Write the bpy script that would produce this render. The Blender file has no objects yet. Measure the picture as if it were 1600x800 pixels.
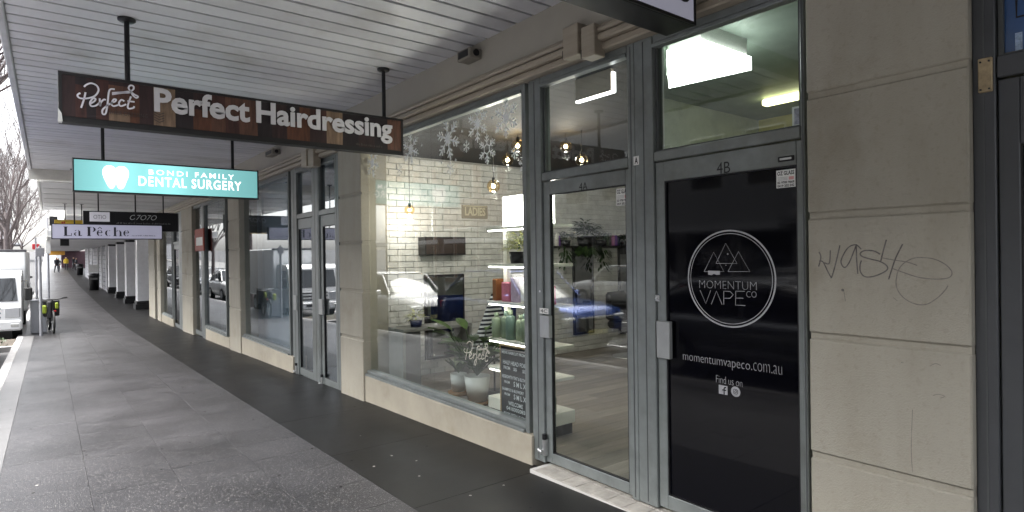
import bpy, bmesh, math, random
from math import sin, cos, pi, radians as R
from mathutils import Vector, Matrix
random.seed(7)
sc = bpy.context.scene
# ------------------------------------------------------------------ camera, sky, sun, exposure
FPX = 932.0; YAW = R(37.9); PIT = R(.18); ROLL = R(.8)
def _cam():
    a = Vector((-sin(YAW), 0, -cos(YAW))); b = Vector((cos(YAW), 0, -sin(YAW))); v = Vector((0, 1, 0))
    M = Matrix.Rotation(ROLL, 3, 'Z') @ Matrix.Rotation(PIT, 3, 'X')
    return Matrix([M @ b, M @ a, M @ v])          # rows: world X (to the shops), Y (up the street), Z
CM = _cam()
cd = bpy.data.cameras.new('camera'); cam = bpy.data.objects.new('camera', cd); sc.collection.objects.link(cam)
cam.matrix_world = CM.to_4x4(); sc.camera = cam
cd.sensor_width = 36; cd.lens = FPX / 1600 * 36; cd.clip_start = .05; cd.clip_end = 3000
def ray(x, y): return CM @ Vector(((x - 800) / FPX, -(y - 400) / FPX, -1))
def onX(x, y, X):
    r = ray(x, y); return r * (X / r.x)
def onY(x, y, Y):
    r = ray(x, y); return r * (Y / r.y)
def onZ(x, y, Z):
    r = ray(x, y); return r * (Z / r.z)
def yx(px, X=3.13): return onX(px, 405, X).y
def zx(px, py, X=3.13): return onX(px, py, X).z

w = bpy.data.worlds.new('World'); sc.world = w; w.use_nodes = True
nt = w.node_tree; nt.nodes.clear()
SUN_EL, SUN_ROT = R(58), R(-70)
sky = nt.nodes.new('ShaderNodeTexSky'); sky.sky_type = 'NISHITA'; sky.sun_disc = False
sky.sun_elevation = SUN_EL; sky.sun_rotation = SUN_ROT; sky.dust_density = 4.0; sky.air_density = 1.0
hs = nt.nodes.new('ShaderNodeHueSaturation'); hs.inputs['Saturation'].default_value = .22
bg = nt.nodes.new('ShaderNodeBackground'); bg.inputs['Strength'].default_value = .10
ow = nt.nodes.new('ShaderNodeOutputWorld')
nt.links.new(sky.outputs[0], hs.inputs['Color']); nt.links.new(hs.outputs[0], bg.inputs[0]); nt.links.new(bg.outputs[0], ow.inputs[0])
sl = bpy.data.lights.new('sun', 'SUN'); sl.energy = 1.5; sl.angle = R(40); sl.color = (1, .96, .9)
so = bpy.data.objects.new('sun', sl); sc.collection.objects.link(so)
# sky sun_rotation turns clockwise from +Y
sd = Vector((sin(SUN_ROT) * cos(SUN_EL), cos(SUN_ROT) * cos(SUN_EL), sin(SUN_EL)))
so.rotation_euler = sd.to_track_quat('Z', 'Y').to_euler()
sc.view_settings.view_transform = 'Standard'; sc.view_settings.look = 'None'
sc.view_settings.exposure = 3.15; sc.view_settings.gamma = 1.0
sc.cycles.max_bounces = 7; sc.cycles.diffuse_bounces = 4; sc.cycles.glossy_bounces = 4
sc.cycles.transparent_max_bounces = 12; sc.cycles.sample_clamp_indirect = 6; sc.cycles.use_denoising = True

# ------------------------------------------------------------------ materials
def rgb(h):
    h = h.lstrip('#'); c = [int(h[i:i+2], 16) / 255 for i in (0, 2, 4)]
    return tuple(x / 12.92 if x <= .04045 else ((x + .055) / 1.055) ** 2.4 for x in c)
MT = {}
def mat(name, col, rough=.6, metal=0, var=.12, scale=6, bump=0, bscale=60, emit=None, estr=0, stretch=None, spec=None, rvar=0):
    if name in MT: return MT[name]
    if isinstance(col, str): col = rgb(col)
    m = bpy.data.materials.new(name); m.use_nodes = True; n = m.node_tree.nodes; l = m.node_tree.links
    p = n['Principled BSDF']; p.inputs['Roughness'].default_value = rough; p.inputs['Metallic'].default_value = metal
    if spec is not None: p.inputs['Specular IOR Level'].default_value = spec
    g = n.new('ShaderNodeNewGeometry'); mp = n.new('ShaderNodeMapping'); l.new(g.outputs['Position'], mp.inputs[0])
    if stretch: mp.inputs['Scale'].default_value = stretch
    if var:
        t = n.new('ShaderNodeTexNoise'); t.inputs['Scale'].default_value = scale; t.inputs['Detail'].default_value = 5; t.inputs['Roughness'].default_value = .65
        l.new(mp.outputs[0], t.inputs['Vector'])
        r = n.new('ShaderNodeValToRGB'); r.color_ramp.elements[0].position = .3; r.color_ramp.elements[1].position = .72
        r.color_ramp.elements[0].color = tuple(c * (1 - var) for c in col) + (1,); r.color_ramp.elements[1].color = tuple(min(1, c * (1 + var)) for c in col) + (1,)
        l.new(t.outputs[0], r.inputs[0]); l.new(r.outputs[0], p.inputs['Base Color'])
        if rvar:
            mr = n.new('ShaderNodeMapRange'); mr.inputs['From Min'].default_value = .3; mr.inputs['From Max'].default_value = .7
            mr.inputs['To Min'].default_value = rough - rvar; mr.inputs['To Max'].default_value = rough + rvar
            l.new(t.outputs[0], mr.inputs[0]); l.new(mr.outputs[0], p.inputs['Roughness'])
    else: p.inputs['Base Color'].default_value = tuple(col) + (1,)
    if bump:
        t2 = n.new('ShaderNodeTexNoise'); t2.inputs['Scale'].default_value = bscale; t2.inputs['Detail'].default_value = 4; l.new(mp.outputs[0], t2.inputs['Vector'])
        b = n.new('ShaderNodeBump'); b.inputs['Strength'].default_value = bump; b.inputs['Distance'].default_value = .01
        l.new(t2.outputs[0], b.inputs['Height']); l.new(b.outputs[0], p.inputs['Normal'])
    if emit:
        if isinstance(emit, str): emit = rgb(emit)
        p.inputs['Emission Color'].default_value = tuple(emit) + (1,); p.inputs['Emission Strength'].default_value = estr
    MT[name] = m; return m
def glass(name, tint=(1, 1, 1), ior=1.5, rough=0.0):
    m = bpy.data.materials.new(name); m.use_nodes = True; n = m.node_tree.nodes; l = m.node_tree.links; n.clear()
    o = n.new('ShaderNodeOutputMaterial'); t = n.new('ShaderNodeBsdfTransparent'); t.inputs[0].default_value = tuple(tint) + (1,)
    gl = n.new('ShaderNodeBsdfGlossy'); gl.inputs['Roughness'].default_value = rough
    f = n.new('ShaderNodeFresnel'); ge = n.new('ShaderNodeNewGeometry'); mm = n.new('ShaderNodeMapRange'); mm.inputs['To Min'].default_value = ior; mm.inputs['To Max'].default_value = 1 / ior
    l.new(ge.outputs['Backfacing'], mm.inputs[0]); l.new(mm.outputs[0], f.inputs[0]); mx = n.new('ShaderNodeMixShader')
    l.new(f.outputs[0], mx.inputs[0]); l.new(t.outputs[0], mx.inputs[1]); l.new(gl.outputs[0], mx.inputs[2]); l.new(mx.outputs[0], o.inputs[0])
    MT[name] = m; return m
def granite():
    m = bpy.data.materials.new('granite'); m.use_nodes = True; n = m.node_tree.nodes; l = m.node_tree.links; p = n['Principled BSDF']
    g = n.new('ShaderNodeNewGeometry')
    v = n.new('ShaderNodeTexVoronoi'); v.inputs['Scale'].default_value = 88; v.inputs['Randomness'].default_value = 1; l.new(g.outputs['Position'], v.inputs['Vector'])
    sep = n.new('ShaderNodeSeparateColor'); l.new(v.outputs['Color'], sep.inputs[0])
    chip = n.new('ShaderNodeMath'); chip.operation = 'GREATER_THAN'; chip.inputs[1].default_value = .78; l.new(sep.outputs[0], chip.inputs[0])
    near = n.new('ShaderNodeMath'); near.operation = 'LESS_THAN'; near.inputs[1].default_value = .36; l.new(v.outputs['Distance'], near.inputs[0])
    mul = n.new('ShaderNodeMath'); mul.operation = 'MULTIPLY'; l.new(chip.outputs[0], mul.inputs[0]); l.new(near.outputs[0], mul.inputs[1])
    t = n.new('ShaderNodeTexNoise'); t.inputs['Scale'].default_value = 1.3; t.inputs['Detail'].default_value = 6; l.new(g.outputs['Position'], t.inputs['Vector'])
    t3 = n.new('ShaderNodeTexNoise'); t3.inputs['Scale'].default_value = 110; t3.inputs['Detail'].default_value = 2; l.new(g.outputs['Position'], t3.inputs['Vector'])
    p.inputs['Specular IOR Level'].default_value = .45
    oi = n.new('ShaderNodeObjectInfo')
    ad = n.new('ShaderNodeMath'); ad.operation = 'MULTIPLY_ADD'; ad.inputs[1].default_value = .12; l.new(oi.outputs['Random'], ad.inputs[0]); l.new(t.outputs[0], ad.inputs[2])
    ad2 = n.new('ShaderNodeMath'); ad2.operation = 'MULTIPLY_ADD'; ad2.inputs[1].default_value = .5; l.new(t3.outputs[0], ad2.inputs[0]); l.new(ad.outputs[0], ad2.inputs[2])
    r = n.new('ShaderNodeValToRGB'); r.color_ramp.elements[0].position = .5; r.color_ramp.elements[1].position = 1.2
    r.color_ramp.elements[0].color = (.010, .0098, .0110, 1); r.color_ramp.elements[1].color = (.030, .0293, .0325, 1); l.new(ad2.outputs[0], r.inputs[0])
    mx = n.new('ShaderNodeMixRGB'); mx.inputs[2].default_value = (.155, .15, .15, 1); l.new(mul.outputs[0], mx.inputs[0]); l.new(r.outputs[0], mx.inputs[1]); l.new(mx.outputs[0], p.inputs['Base Color'])
    mr = n.new('ShaderNodeMapRange'); mr.inputs['From Min'].default_value = .3; mr.inputs['From Max'].default_value = .7; mr.inputs['To Min'].default_value = .32; mr.inputs['To Max'].default_value = .42
    l.new(t.outputs[0], mr.inputs[0]); l.new(mr.outputs[0], p.inputs['Roughness'])
    b = n.new('ShaderNodeBump'); b.inputs['Strength'].default_value = .7; b.inputs['Distance'].default_value = .006; l.new(t3.outputs[0], b.inputs['Height']); l.new(b.outputs[0], p.inputs['Normal'])
    MT['granite'] = m; return m
def stone_mat():
    """warm painted render with faint vertical run-off and smudges"""
    m = mat('cream_stone', (.345, .322, .268), .72, var=.05, scale=1.7, bump=.35, bscale=150)
    n = m.node_tree.nodes; l = m.node_tree.links; p = n['Principled BSDF']; src = p.inputs['Base Color'].links[0].from_socket
    g = n.new('ShaderNodeNewGeometry'); mp = n.new('ShaderNodeMapping'); mp.inputs['Scale'].default_value = (1, 3.2, .7); l.new(g.outputs['Position'], mp.inputs[0])
    t = n.new('ShaderNodeTexNoise'); t.inputs['Scale'].default_value = 1.6; t.inputs['Detail'].default_value = 8; t.inputs['Roughness'].default_value = .6; l.new(mp.outputs[0], t.inputs['Vector'])
    cr = n.new('ShaderNodeValToRGB'); cr.color_ramp.elements[0].position = .36; cr.color_ramp.elements[0].color = (.93, .92, .90, 1); cr.color_ramp.elements[1].position = .56; cr.color_ramp.elements[1].color = (1, 1, 1, 1); l.new(t.outputs[0], cr.inputs[0])
    t2 = n.new('ShaderNodeTexNoise'); t2.inputs['Scale'].default_value = 38; t2.inputs['Detail'].default_value = 3; l.new(g.outputs['Position'], t2.inputs['Vector'])
    c2 = n.new('ShaderNodeValToRGB'); c2.color_ramp.elements[0].position = .30; c2.color_ramp.elements[0].color = (.90, .89, .87, 1); c2.color_ramp.elements[1].position = .44; c2.color_ramp.elements[1].color = (1, 1, 1, 1); l.new(t2.outputs[0], c2.inputs[0])
    a = n.new('ShaderNodeMixRGB'); a.blend_type = 'MULTIPLY'; a.inputs[0].default_value = 1; l.new(src, a.inputs[1]); l.new(cr.outputs[0], a.inputs[2])
    b = n.new('ShaderNodeMixRGB'); b.blend_type = 'MULTIPLY'; b.inputs[0].default_value = .8; l.new(a.outputs[0], b.inputs[1]); l.new(c2.outputs[0], b.inputs[2]); l.new(b.outputs[0], p.inputs['Base Color'])
    return m
GRAN = granite()
DARKPAVE = mat('dark_paver', (.0075, .0073, .0075), .44, var=.4, scale=2.2, bump=.06, bscale=90, rvar=.03, spec=.22)
JOINT = mat('joint', (.02, .02, .021), .9)
CREAM = stone_mat()
CREAMW = mat('cream_wall', (.34, .31, .25), .7, var=.12, scale=2.2, bump=.15, bscale=90)
FASC = mat('fascia_paint', (.36, .335, .29), .65, var=.08, scale=1.2, bump=.08, bscale=40)
MOULD = mat('moulding_paint', (.33, .285, .225), .38, var=.14, scale=5, stretch=(1, .2, 4))
ALU = mat('grey_green_aluminium', (.19, .208, .206), .38, metal=.25, var=.16, scale=7, bump=.05, bscale=200, rvar=.06)
ALUD = mat('dark_aluminium', (.075, .080, .082), .4, metal=.2, var=.1, scale=5)
SLAT = mat('ceiling_slat', (.60, .60, .63), .42, var=.07, scale=1.2, bump=.05, bscale=30, rvar=.06)
def vary(m, lo, hi):
    n = m.node_tree.nodes; l = m.node_tree.links; p = n['Principled BSDF']; src = p.inputs['Base Color'].links[0].from_socket
    oi = n.new('ShaderNodeObjectInfo'); mr = n.new('ShaderNodeMapRange'); mr.inputs['To Min'].default_value = lo; mr.inputs['To Max'].default_value = hi; l.new(oi.outputs['Random'], mr.inputs[0])
    g = n.new('ShaderNodeNewGeometry'); t = n.new('ShaderNodeTexNoise'); t.inputs['Scale'].default_value = .9; t.inputs['Detail'].default_value = 9; t.inputs['Roughness'].default_value = .62; l.new(g.outputs['Position'], t.inputs['Vector'])
    cr = n.new('ShaderNodeValToRGB'); cr.color_ramp.elements[0].position = .30; cr.color_ramp.elements[0].color = (.74, .71, .66, 1); cr.color_ramp.elements[1].position = .46; cr.color_ramp.elements[1].color = (1, 1, 1, 1); l.new(t.outputs[0], cr.inputs[0])
    a = n.new('ShaderNodeMixRGB'); a.blend_type = 'MULTIPLY'; a.inputs[0].default_value = 1; l.new(src, a.inputs[1]); l.new(cr.outputs[0], a.inputs[2])
    v = n.new('ShaderNodeVectorMath'); v.operation = 'SCALE'; l.new(a.outputs[0], v.inputs[0]); l.new(mr.outputs[0], v.inputs['Scale']); l.new(v.outputs[0], p.inputs['Base Color'])
vary(SLAT, .90, 1.04); vary(CREAMW, .97, 1.03); vary(CREAM, .95, 1.04); vary(ALU, .94, 1.04)
SOFF = mat('plain_soffit', (.52, .52, .53), .6, var=.1, scale=1)
GAP = mat('dark_gap', (.012, .012, .014), .9)
BLACK = mat('black_metal', (.012, .012, .014), .4, metal=.3, var=.2)
BLACKF = mat('black_film', (.003, .003, .005), .05, var=0, spec=.24)
WHITE = mat('white_paint', (.72, .72, .70), .5, var=.05)
WBRICK = mat('white_brick', (.76, .75, .72), .6, var=.16, scale=7, bump=.8, bscale=28)
MORTAR = mat('mortar', (.50, .49, .47), .9)
DECAL = mat('white_vinyl', (.62, .63, .66), .5, var=.04)
DECALT = mat('pale_vinyl', (.85, .88, .88), .6, var=.1, scale=20)
CHROME = mat('brushed_metal', (.55, .56, .56), .3, metal=.9, var=.1, scale=30)
GLS = glass('clear_glass', (.90, .93, .92), 1.60)
GLS_PALE = glass('pane_glass', (.82, .87, .90), 2.7)
CARG = mat('car_glass', (.01, .012, .014), .04, var=0, spec=.8)
ASPH = mat('asphalt', (.032, .032, .034), .8, var=.2, scale=3, bump=.4, bscale=150)
CONC = mat('kerb_concrete', (.25, .245, .245), .6, var=.15, scale=4, bump=.2, bscale=80)

# ------------------------------------------------------------------ mesh helpers
COL = sc.collection
class MB:
    def __init__(s): s.v = []; s.f = []; s.m = []; s.sm = []
    def add(s, vs, fs, mi=0, smooth=False):
        o = len(s.v); s.v += [tuple(v) for v in vs]
        for f in fs: s.f.append(tuple(i + o for i in f)); s.m.append(mi); s.sm.append(smooth)
        return s
    def box(s, x0, x1, y0, y1, z0, z1, mi=0):
        if x0 > x1: x0, x1 = x1, x0
        if y0 > y1: y0, y1 = y1, y0
        if z0 > z1: z0, z1 = z1, z0
        return s.add([(x0,y0,z0),(x1,y0,z0),(x1,y1,z0),(x0,y1,z0),(x0,y0,z1),(x1,y0,z1),(x1,y1,z1),(x0,y1,z1)],
              [(0,3,2,1),(4,5,6,7),(0,1,5,4),(1,2,6,5),(2,3,7,6),(3,0,4,7)], mi)
    def cbox(s, x0, x1, y0, y1, z0, z1, b=.005, mi=0):
        if x0 > x1: x0, x1 = x1, x0
        if y0 > y1: y0, y1 = y1, y0
        if z0 > z1: z0, z1 = z1, z0
        b = min(b, (x1-x0)*.45, (y1-y0)*.45, (z1-z0)*.45)
        bm = bmesh.new(); vs = [bm.verts.new(p) for p in [(x0,y0,z0),(x1,y0,z0),(x1,y1,z0),(x0,y1,z0),(x0,y0,z1),(x1,y0,z1),(x1,y1,z1),(x0,y1,z1)]]
        for f in [(0,3,2,1),(4,5,6,7),(0,1,5,4),(1,2,6,5),(2,3,7,6),(3,0,4,7)]: bm.faces.new([vs[i] for i in f])
        bmesh.ops.bevel(bm, geom=list(bm.edges), offset=b, segments=1, affect='EDGES')
        bm.verts.index_update()
        s.add([v.co[:] for v in bm.verts], [[v.index for v in f.verts] for f in bm.faces], mi); bm.free(); return s
    def tube(s, pts, rad, n=8, mi=0, cap=True, smooth=True):
        pts = [Vector(p) for p in pts]; rad = rad if isinstance(rad, (list, tuple)) else [rad] * len(pts)
        vs = []; up = None
        for i, p in enumerate(pts):
            d = (pts[min(i+1, len(pts)-1)] - pts[max(i-1, 0)])
            if d.length < 1e-9: d = Vector((0, 0, 1))
            d.normalize()
            if up is None: up = Vector((0, 0, 1)) if abs(d.z) < .9 else Vector((1, 0, 0))
            u = d.cross(up)
            if u.length < 1e-6: u = d.orthogonal()
            u.normalize(); v = u.cross(d); up = v
            for k in range(n):
                a = 2*pi*k/n; vs.append(p + (u*cos(a) + v*sin(a)) * rad[i])
        fs = []
        for i in range(len(pts)-1):
            for k in range(n):
                a = i*n+k; b = i*n+(k+1) % n; fs.append((a, a+n, b+n, b))
        s.add(vs, fs, mi, smooth)
        if cap:
            s.add(vs[:n], [tuple(range(n))], mi); s.add(vs[-n:], [tuple(range(n))[::-1]], mi)
        return s
    def lathe(s, c, prof, n=16, mi=0, smooth=True):
        vs = []; c = Vector(c)
        for r, z in prof:
            for k in range(n): vs.append(c + Vector((r*cos(2*pi*k/n), r*sin(2*pi*k/n), z)))
        fs = []
        for i in range(len(prof)-1):
            for k in range(n): a = i*n+k; b = i*n+(k+1) % n; fs.append((a, b, b+n, a+n))
        return s.add(vs, fs, mi, smooth)
    def ball(s, c, r, n=12, mi=0, sq=1.0):
        return s.lathe(c, [(max(1e-4, r*sin(pi*i/(n//2+1))), -r*sq*cos(pi*i/(n//2+1))) for i in range(n//2+2)], n, mi)
    def build(s, name, mats, parent=None, loc=None):
        me = bpy.data.meshes.new(name); me.from_pydata(s.v, [], s.f)
        if not isinstance(mats, (list, tuple)): mats = [mats]
        for m in mats: me.materials.append(m)
        me.polygons.foreach_set('material_index', s.m); me.polygons.foreach_set('use_smooth', s.sm); me.update()
        o = bpy.data.objects.new(name, me); COL.objects.link(o)
        if loc: o.location = loc
        if parent: o.parent = parent; o.matrix_parent_inverse = Matrix.Identity(4); 
        return o
def tag(o, label=None, cat=None, group=None, kind=None):
    if label: o['label'] = label
    if cat: o['category'] = cat
    if group: o['group'] = group
    if kind: o['kind'] = kind
    return o
def thing(name, label, cat, loc=(0, 0, 0), rz=0, group=None):
    o = bpy.data.objects.new(name, None); COL.objects.link(o); o.location = loc; o.rotation_euler = (0, 0, rz); o.empty_display_size = .1
    o['_base'] = 1; del o['_base']
    return tag(o, label, cat, group)
def wparent(o, p):
    """parent an object whose mesh is in world coordinates to a thing placed at a base point"""
    o.parent = p; o.matrix_parent_inverse = (Matrix.Translation(p.location) @ Matrix.Rotation(p.rotation_euler.z, 4, 'Z')).inverted()
    return o
def bld(mb, name, mats, parent): 
    o = mb.build(name, mats); return wparent(o, parent) if parent else o
def dup(src, parent, loc=None, rot=None, scale=None, name=None):
    c = src.copy(); COL.objects.link(c); c.parent = parent
    if loc is not None: c.location = loc
    if rot is not None: c.rotation_euler = rot
    if scale is not None: c.scale = scale
    return c
def dup_tree(root, loc, rz, label=None, group=None):
    r = root.copy(); COL.objects.link(r); r.location = loc; r.rotation_euler = (0, 0, rz)
    if label: r['label'] = label
    if group: r['group'] = group
    for ch in list(root.children):
        c = ch.copy(); COL.objects.link(c); c.parent = r
        for g in ch.children:
            d = g.copy(); COL.objects.link(d); d.parent = c
    return r
# ---- flat lettering and strokes. A "plane" maps (u right, v up) to the world
def PY(Y): return lambda u, v, d=0: (u, Y - d, v)             # faces -Y (towards the camera along the street)
def PX(X): return lambda u, v, d=0: (X - d, -u, v)            # faces -X (towards the street); u = -Y
def text_mb(s, plane, u0, u1, v0, v1, thick=0, bold=0, shear=0, spacing=1.0, mirror=False, mb=None, mi=0):
    cu = bpy.data.curves.new('t', 'FONT'); cu.body = s; cu.offset = bold; cu.shear = shear; cu.space_character = spacing; cu.resolution_u = 3
    ob = bpy.data.objects.new('t', cu); COL.objects.link(ob); dg = bpy.context.evaluated_depsgraph_get()
    me = bpy.data.meshes.new_from_object(ob.evaluated_get(dg)); 
    xs = [v.co.x for v in me.vertices]; ys = [v.co.y for v in me.vertices]
    ax, bx, ay, by = min(xs), max(xs), min(ys), max(ys)
    mb = mb or MB(); V = [(u0 + (v.co.x - ax) / (bx - ax) * (u1 - u0), v0 + (v.co.y - ay) / max(1e-6, by - ay) * (v1 - v0)) for v in me.vertices]
    F = [tuple(p.vertices) for p in me.polygons]; n = len(V)
    mb.add([plane(u, v, thick) for u, v in V], F, mi)
    if thick > .0015:
        from collections import Counter
        ed = Counter(); dirs = {}
        for f in F:
            for i in range(len(f)):
                a, b = f[i], f[(i+1) % len(f)]; k = (min(a, b), max(a, b)); ed[k] += 1; dirs[k] = (a, b)
        mb.add([plane(u, v, thick) for u, v in V] + [plane(u, v, 0) for u, v in V], [(dirs[k][1], dirs[k][0], dirs[k][0]+n, dirs[k][1]+n) for k, c in ed.items() if c == 1], mi)
    bpy.data.objects.remove(ob); bpy.data.curves.remove(cu); bpy.data.meshes.remove(me)
    return mb
def tiny_print(mb, plane, u0, u1, v0, v1, d=.001, mi=0):
    # print too small to read in the photograph: short uneven marks
    u = u0; h = v1 - v0
    while u < u1 - h*.3:
        wd = h * random.uniform(.25, .6); rect(mb, plane, u, min(u1, u + wd), v0, v0 + h*random.choice((.6, .75, 1.0)), d, mi); u += wd + h * random.choice((.18, .22, .6))
def smooth(pts, n=6):
    out = []; P = [pts[0]] + list(pts) + [pts[-1]]
    for i in range(1, len(P)-2):
        p0, p1, p2, p3 = P[i-1], P[i], P[i+1], P[i+2]
        for k in range(n):
            t = k / n
            out.append(tuple(.5*((2*p1[j]) + (-p0[j]+p2[j])*t + (2*p0[j]-5*p1[j]+4*p2[j]-p3[j])*t*t + (-p0[j]+3*p1[j]-3*p2[j]+p3[j])*t**3) for j in (0, 1)))
    out.append(tuple(pts[-1])); return out
def ribbon(mb, plane, pts, wd, d=.001, mi=0, closed=False):
    P = [Vector((p[0], p[1])) for p in pts]; vs = []; n = len(P)
    for i, p in enumerate(P):
        a = P[(i-1) % n] if closed else P[max(0, i-1)]; b = P[(i+1) % n] if closed else P[min(n-1, i+1)]
        t = b - a
        if t.length < 1e-9: t = Vector((1, 0))
        t.normalize(); q = Vector((-t.y, t.x)) * wd * .5
        vs += [plane(*(p+q), d), plane(*(p-q), d)]
    fs = [(2*i, 2*i+1, 2*i+3, 2*i+2) for i in range(n-1)]
    if closed: fs.append((2*n-2, 2*n-1, 1, 0))
    mb.add(vs, fs, mi); return mb
def disc(mb, plane, c, r, n=20, d=.001, mi=0):
    return mb.add([plane(c[0]+r*cos(2*pi*k/n), c[1]+r*sin(2*pi*k/n), d) for k in range(n)], [tuple(range(n))], mi)
def rect(mb, plane, u0, u1, v0, v1, d=.001, mi=0):
    return mb.add([plane(u0, v0, d), plane(u1, v0, d), plane(u1, v1, d), plane(u0, v1, d)], [(0, 1, 2, 3)], mi)

# ------------------------------------------------------------------ the ground
_GP = [(-40, -.9), (-6, -1.47), (2, -1.672), (22, -2.14), (27, -2.175), (36, -2.17), (47, -2.09), (58, -2.03), (75, -1.7), (104, -1.15), (160, .2), (400, 5)]
def gz(y):
    for (a, za), (b, zb) in zip(_GP, _GP[1:]):
        if y <= b: return za + (zb - za) * (y - a) / (b - a)
    return _GP[-1][1]
def gslope(y): return math.atan2(gz(y + .2) - gz(y - .2), .4)
def strip(mb, x0, x1, ys, dz, mi=0, dz1=None):
    dz1 = dz if dz1 is None else dz1
    vs = []
    for y in ys: vs += [(x0, y, gz(y) + dz), (x1, y, gz(y) + dz1)]
    return mb.add(vs, [(2*i, 2*i+1, 2*i+3, 2*i+2) for i in range(len(ys)-1)], mi)
YS = [-40, -20, -6, 0, 2, 5, 10, 15, 22, 24, 27, 31, 36, 41, 47, 52, 58, 66, 75, 90, 104, 130, 160, 250, 400]
KX = -.72          # kerb line
g = MB(); strip(g, -300, 300, [-300] + YS + [900], -.30); tag(g.build('ground', ASPH), kind='structure')
g = MB(); strip(g, -13.0, KX - .02, YS, -.13); tag(g.build('road', ASPH), kind='structure')
LINE = mat('road_paint', (.7, .7, .68), .6, var=.1, scale=8)
g = MB()
for i in range(40):
    y = -20 + i * 6.0
    strip(g, -6.9, -6.78, [y, y + 2.5], -.126)
strip(g, -3.15, -3.06, [y for y in YS if y < 160], -.126)
tag(g.build('lane_marking', LINE), kind='structure')
g = MB(); strip(g, -19, -13.0, YS, -.0); 
vs = []
for y in YS: vs += [(-13.0, y, gz(y)), (-13.0, y, gz(y) - .2)]
g.add(vs, [(2*i, 2*i+1, 2*i+3, 2*i+2) for i in range(len(YS)-1)]); tag(g.build('far_pavement', mat('far_paving', (.12, .117, .112), .7)), kind='structure')
pv = MB(); strip(pv, KX + .13, 4.2, YS, -.035); PAVE = pv.build('pavement', GRAN if 0 else JOINT); tag(PAVE, kind='structure')
kb = MB()
vs = []
for y in YS: vs += [(KX, y, gz(y) - .2), (KX + .015, y, gz(y) - .006), (KX + .03, y, gz(y) + .002), (KX + .15, y, gz(y) + .002), (KX + .15, y, gz(y) - .06)]
kb.add(vs, [(5*i+k, 5*i+k+5, 5*i+k+6, 5*i+k+1) for i in range(len(YS)-1) for k in range(4)]); tag(kb.build('kerb', CONC), kind='structure')
# paving slabs: granite field of four rows, a kerb-side course, dark border along the shops
def slab_mesh(name, wx, wy, m, b=.0005):
    s = MB(); s.cbox(-wx/2+.0012, wx/2-.0012, -wy/2+.0012, wy/2-.0012, -.05, 0, b); o = s.build(name, m, PAVE); return o
first = {}
def slab(name, x, y, wx, wy, m, dz=0):
    k = (name, round(wx, 3), round(wy, 3))
    tilt = 0
    loc = (x, y, gz(y) + dz + random.uniform(-.0003, .0003)); rot = (gslope(y), tilt, 0)
    if k not in first:
        o = slab_mesh(name, wx, wy, m); first[k] = o; o.location = loc; o.rotation_euler = rot
    else: dup(first[k], PAVE, loc, rot)
x0, x1 = -.335, 1.93; wx = (x1 - x0) / 4
y = .3; r = 0
while y < 27:
    for k in range(4):
        off = 0 if k % 2 == 0 else .27
        slab('paving_slab', x0 + wx*(k+.5), y + .27 + off, wx, .54, GRAN)
    y += .54
y = 0.6
while y < 27: slab('border_slab', (1.93+3.10)/2, y + .75, 1.17, 1.5, DARKPAVE, -.001); y += 1.5
y = .3
EDGE = mat('edge_paving', (.085, .084, .086), .42, var=.2, scale=5, bump=.15, bscale=90)
while y < 27: slab('edge_slab', (-.335 + KX + .15)/2, y + .6, -.335 - KX - .15, 1.2, EDGE); y += 1.2
y = 27.05; far = MB()
ys = [v for v in YS if v > 27.3]; ys = [27.05] + ys
strip(far, x0, 1.93, ys, 0); tag(far.build('granite_paving', GRAN, PAVE), kind='stuff')
far = MB(); strip(far, 1.932, 4.1, ys, -.001); strip(far, KX+.15, x0 - .003, ys, 0, 1); far.build('border_paving', [DARKPAVE, EDGE], PAVE)
far = MB(); strip(far, x0, 1.93, [-40, -20, -6, .03], 0); strip(far, 1.93, 3.1, [-40, -20, -6, .6], -.001, 1); far.build('paving_behind', [GRAN, DARKPAVE], PAVE)

random.seed(21); GUM = mat('gum', (.30, .29, .28), .8); GUMD = mat('old_gum', (.012, .012, .012), .8)
s = MB()
def spot(x, y, r_, mi):
    n_ = 9; a0 = random.uniform(0, 1)
    s.add([(x + r_*random.uniform(.75, 1.1)*cos(2*pi*k/n_ + a0), y + r_*random.uniform(.75, 1.1)*sin(2*pi*k/n_ + a0), gz(y) + .0030) for k in range(n_)], [tuple(range(n_))], mi)
for px, py in ((655, 740), (787, 757), (735, 773), (584, 723), (612, 706)):
    q = onZ(px, py, -1.70); spot(q.x, q.y, .011, 0)
for i in range(170):
    y = random.uniform(1.2, 22)**1.0; spot(random.uniform(-.4, 3.0), y, random.uniform(.006, .016), 1 if random.random() < .8 else 0)
tag(s.build('gum_spots', [GUM, GUMD], PAVE), kind='stuff')
# ------------------------------------------------------------------ the shop building
ZC = 1.885           # underside of the first canopy
B = thing('shop_building', 'long cream rendered shop building with rusticated pilasters under the canopy', 'building', (3.3, 8, gz(8)))
m = MB(); m.box(3.06, 3.30, -3, 26.6, 1.50, 3.4); bld(m, 'fascia_wall', FASC, B)
m = MB(); m.box(3.06, 12, -30, 90, 3.4, 9); bld(m, 'unseen_upper_wall', CREAMW, B)  # out of view above the canopy, added to block sky light
m = MB(); m.cbox(2.985, 3.12, -3, 26.6, 1.455, 1.505, .012); m.cbox(3.025, 3.12, -3, 26.6, 1.40, 1.453, .010); bld(m, 'moulding', MOULD, B)
m = MB(); m.tube([(3.0, -3, 1.53), (3.0, 26.6, 1.53)], .019, 10); m.tube([(3.035, -3, 1.567), (3.035, 26.6, 1.567)], .013, 8); bld(m, 'conduit', MOULD, B)
GROOVES = [1.38, .778, .172, -.433, -1.037]
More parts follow.
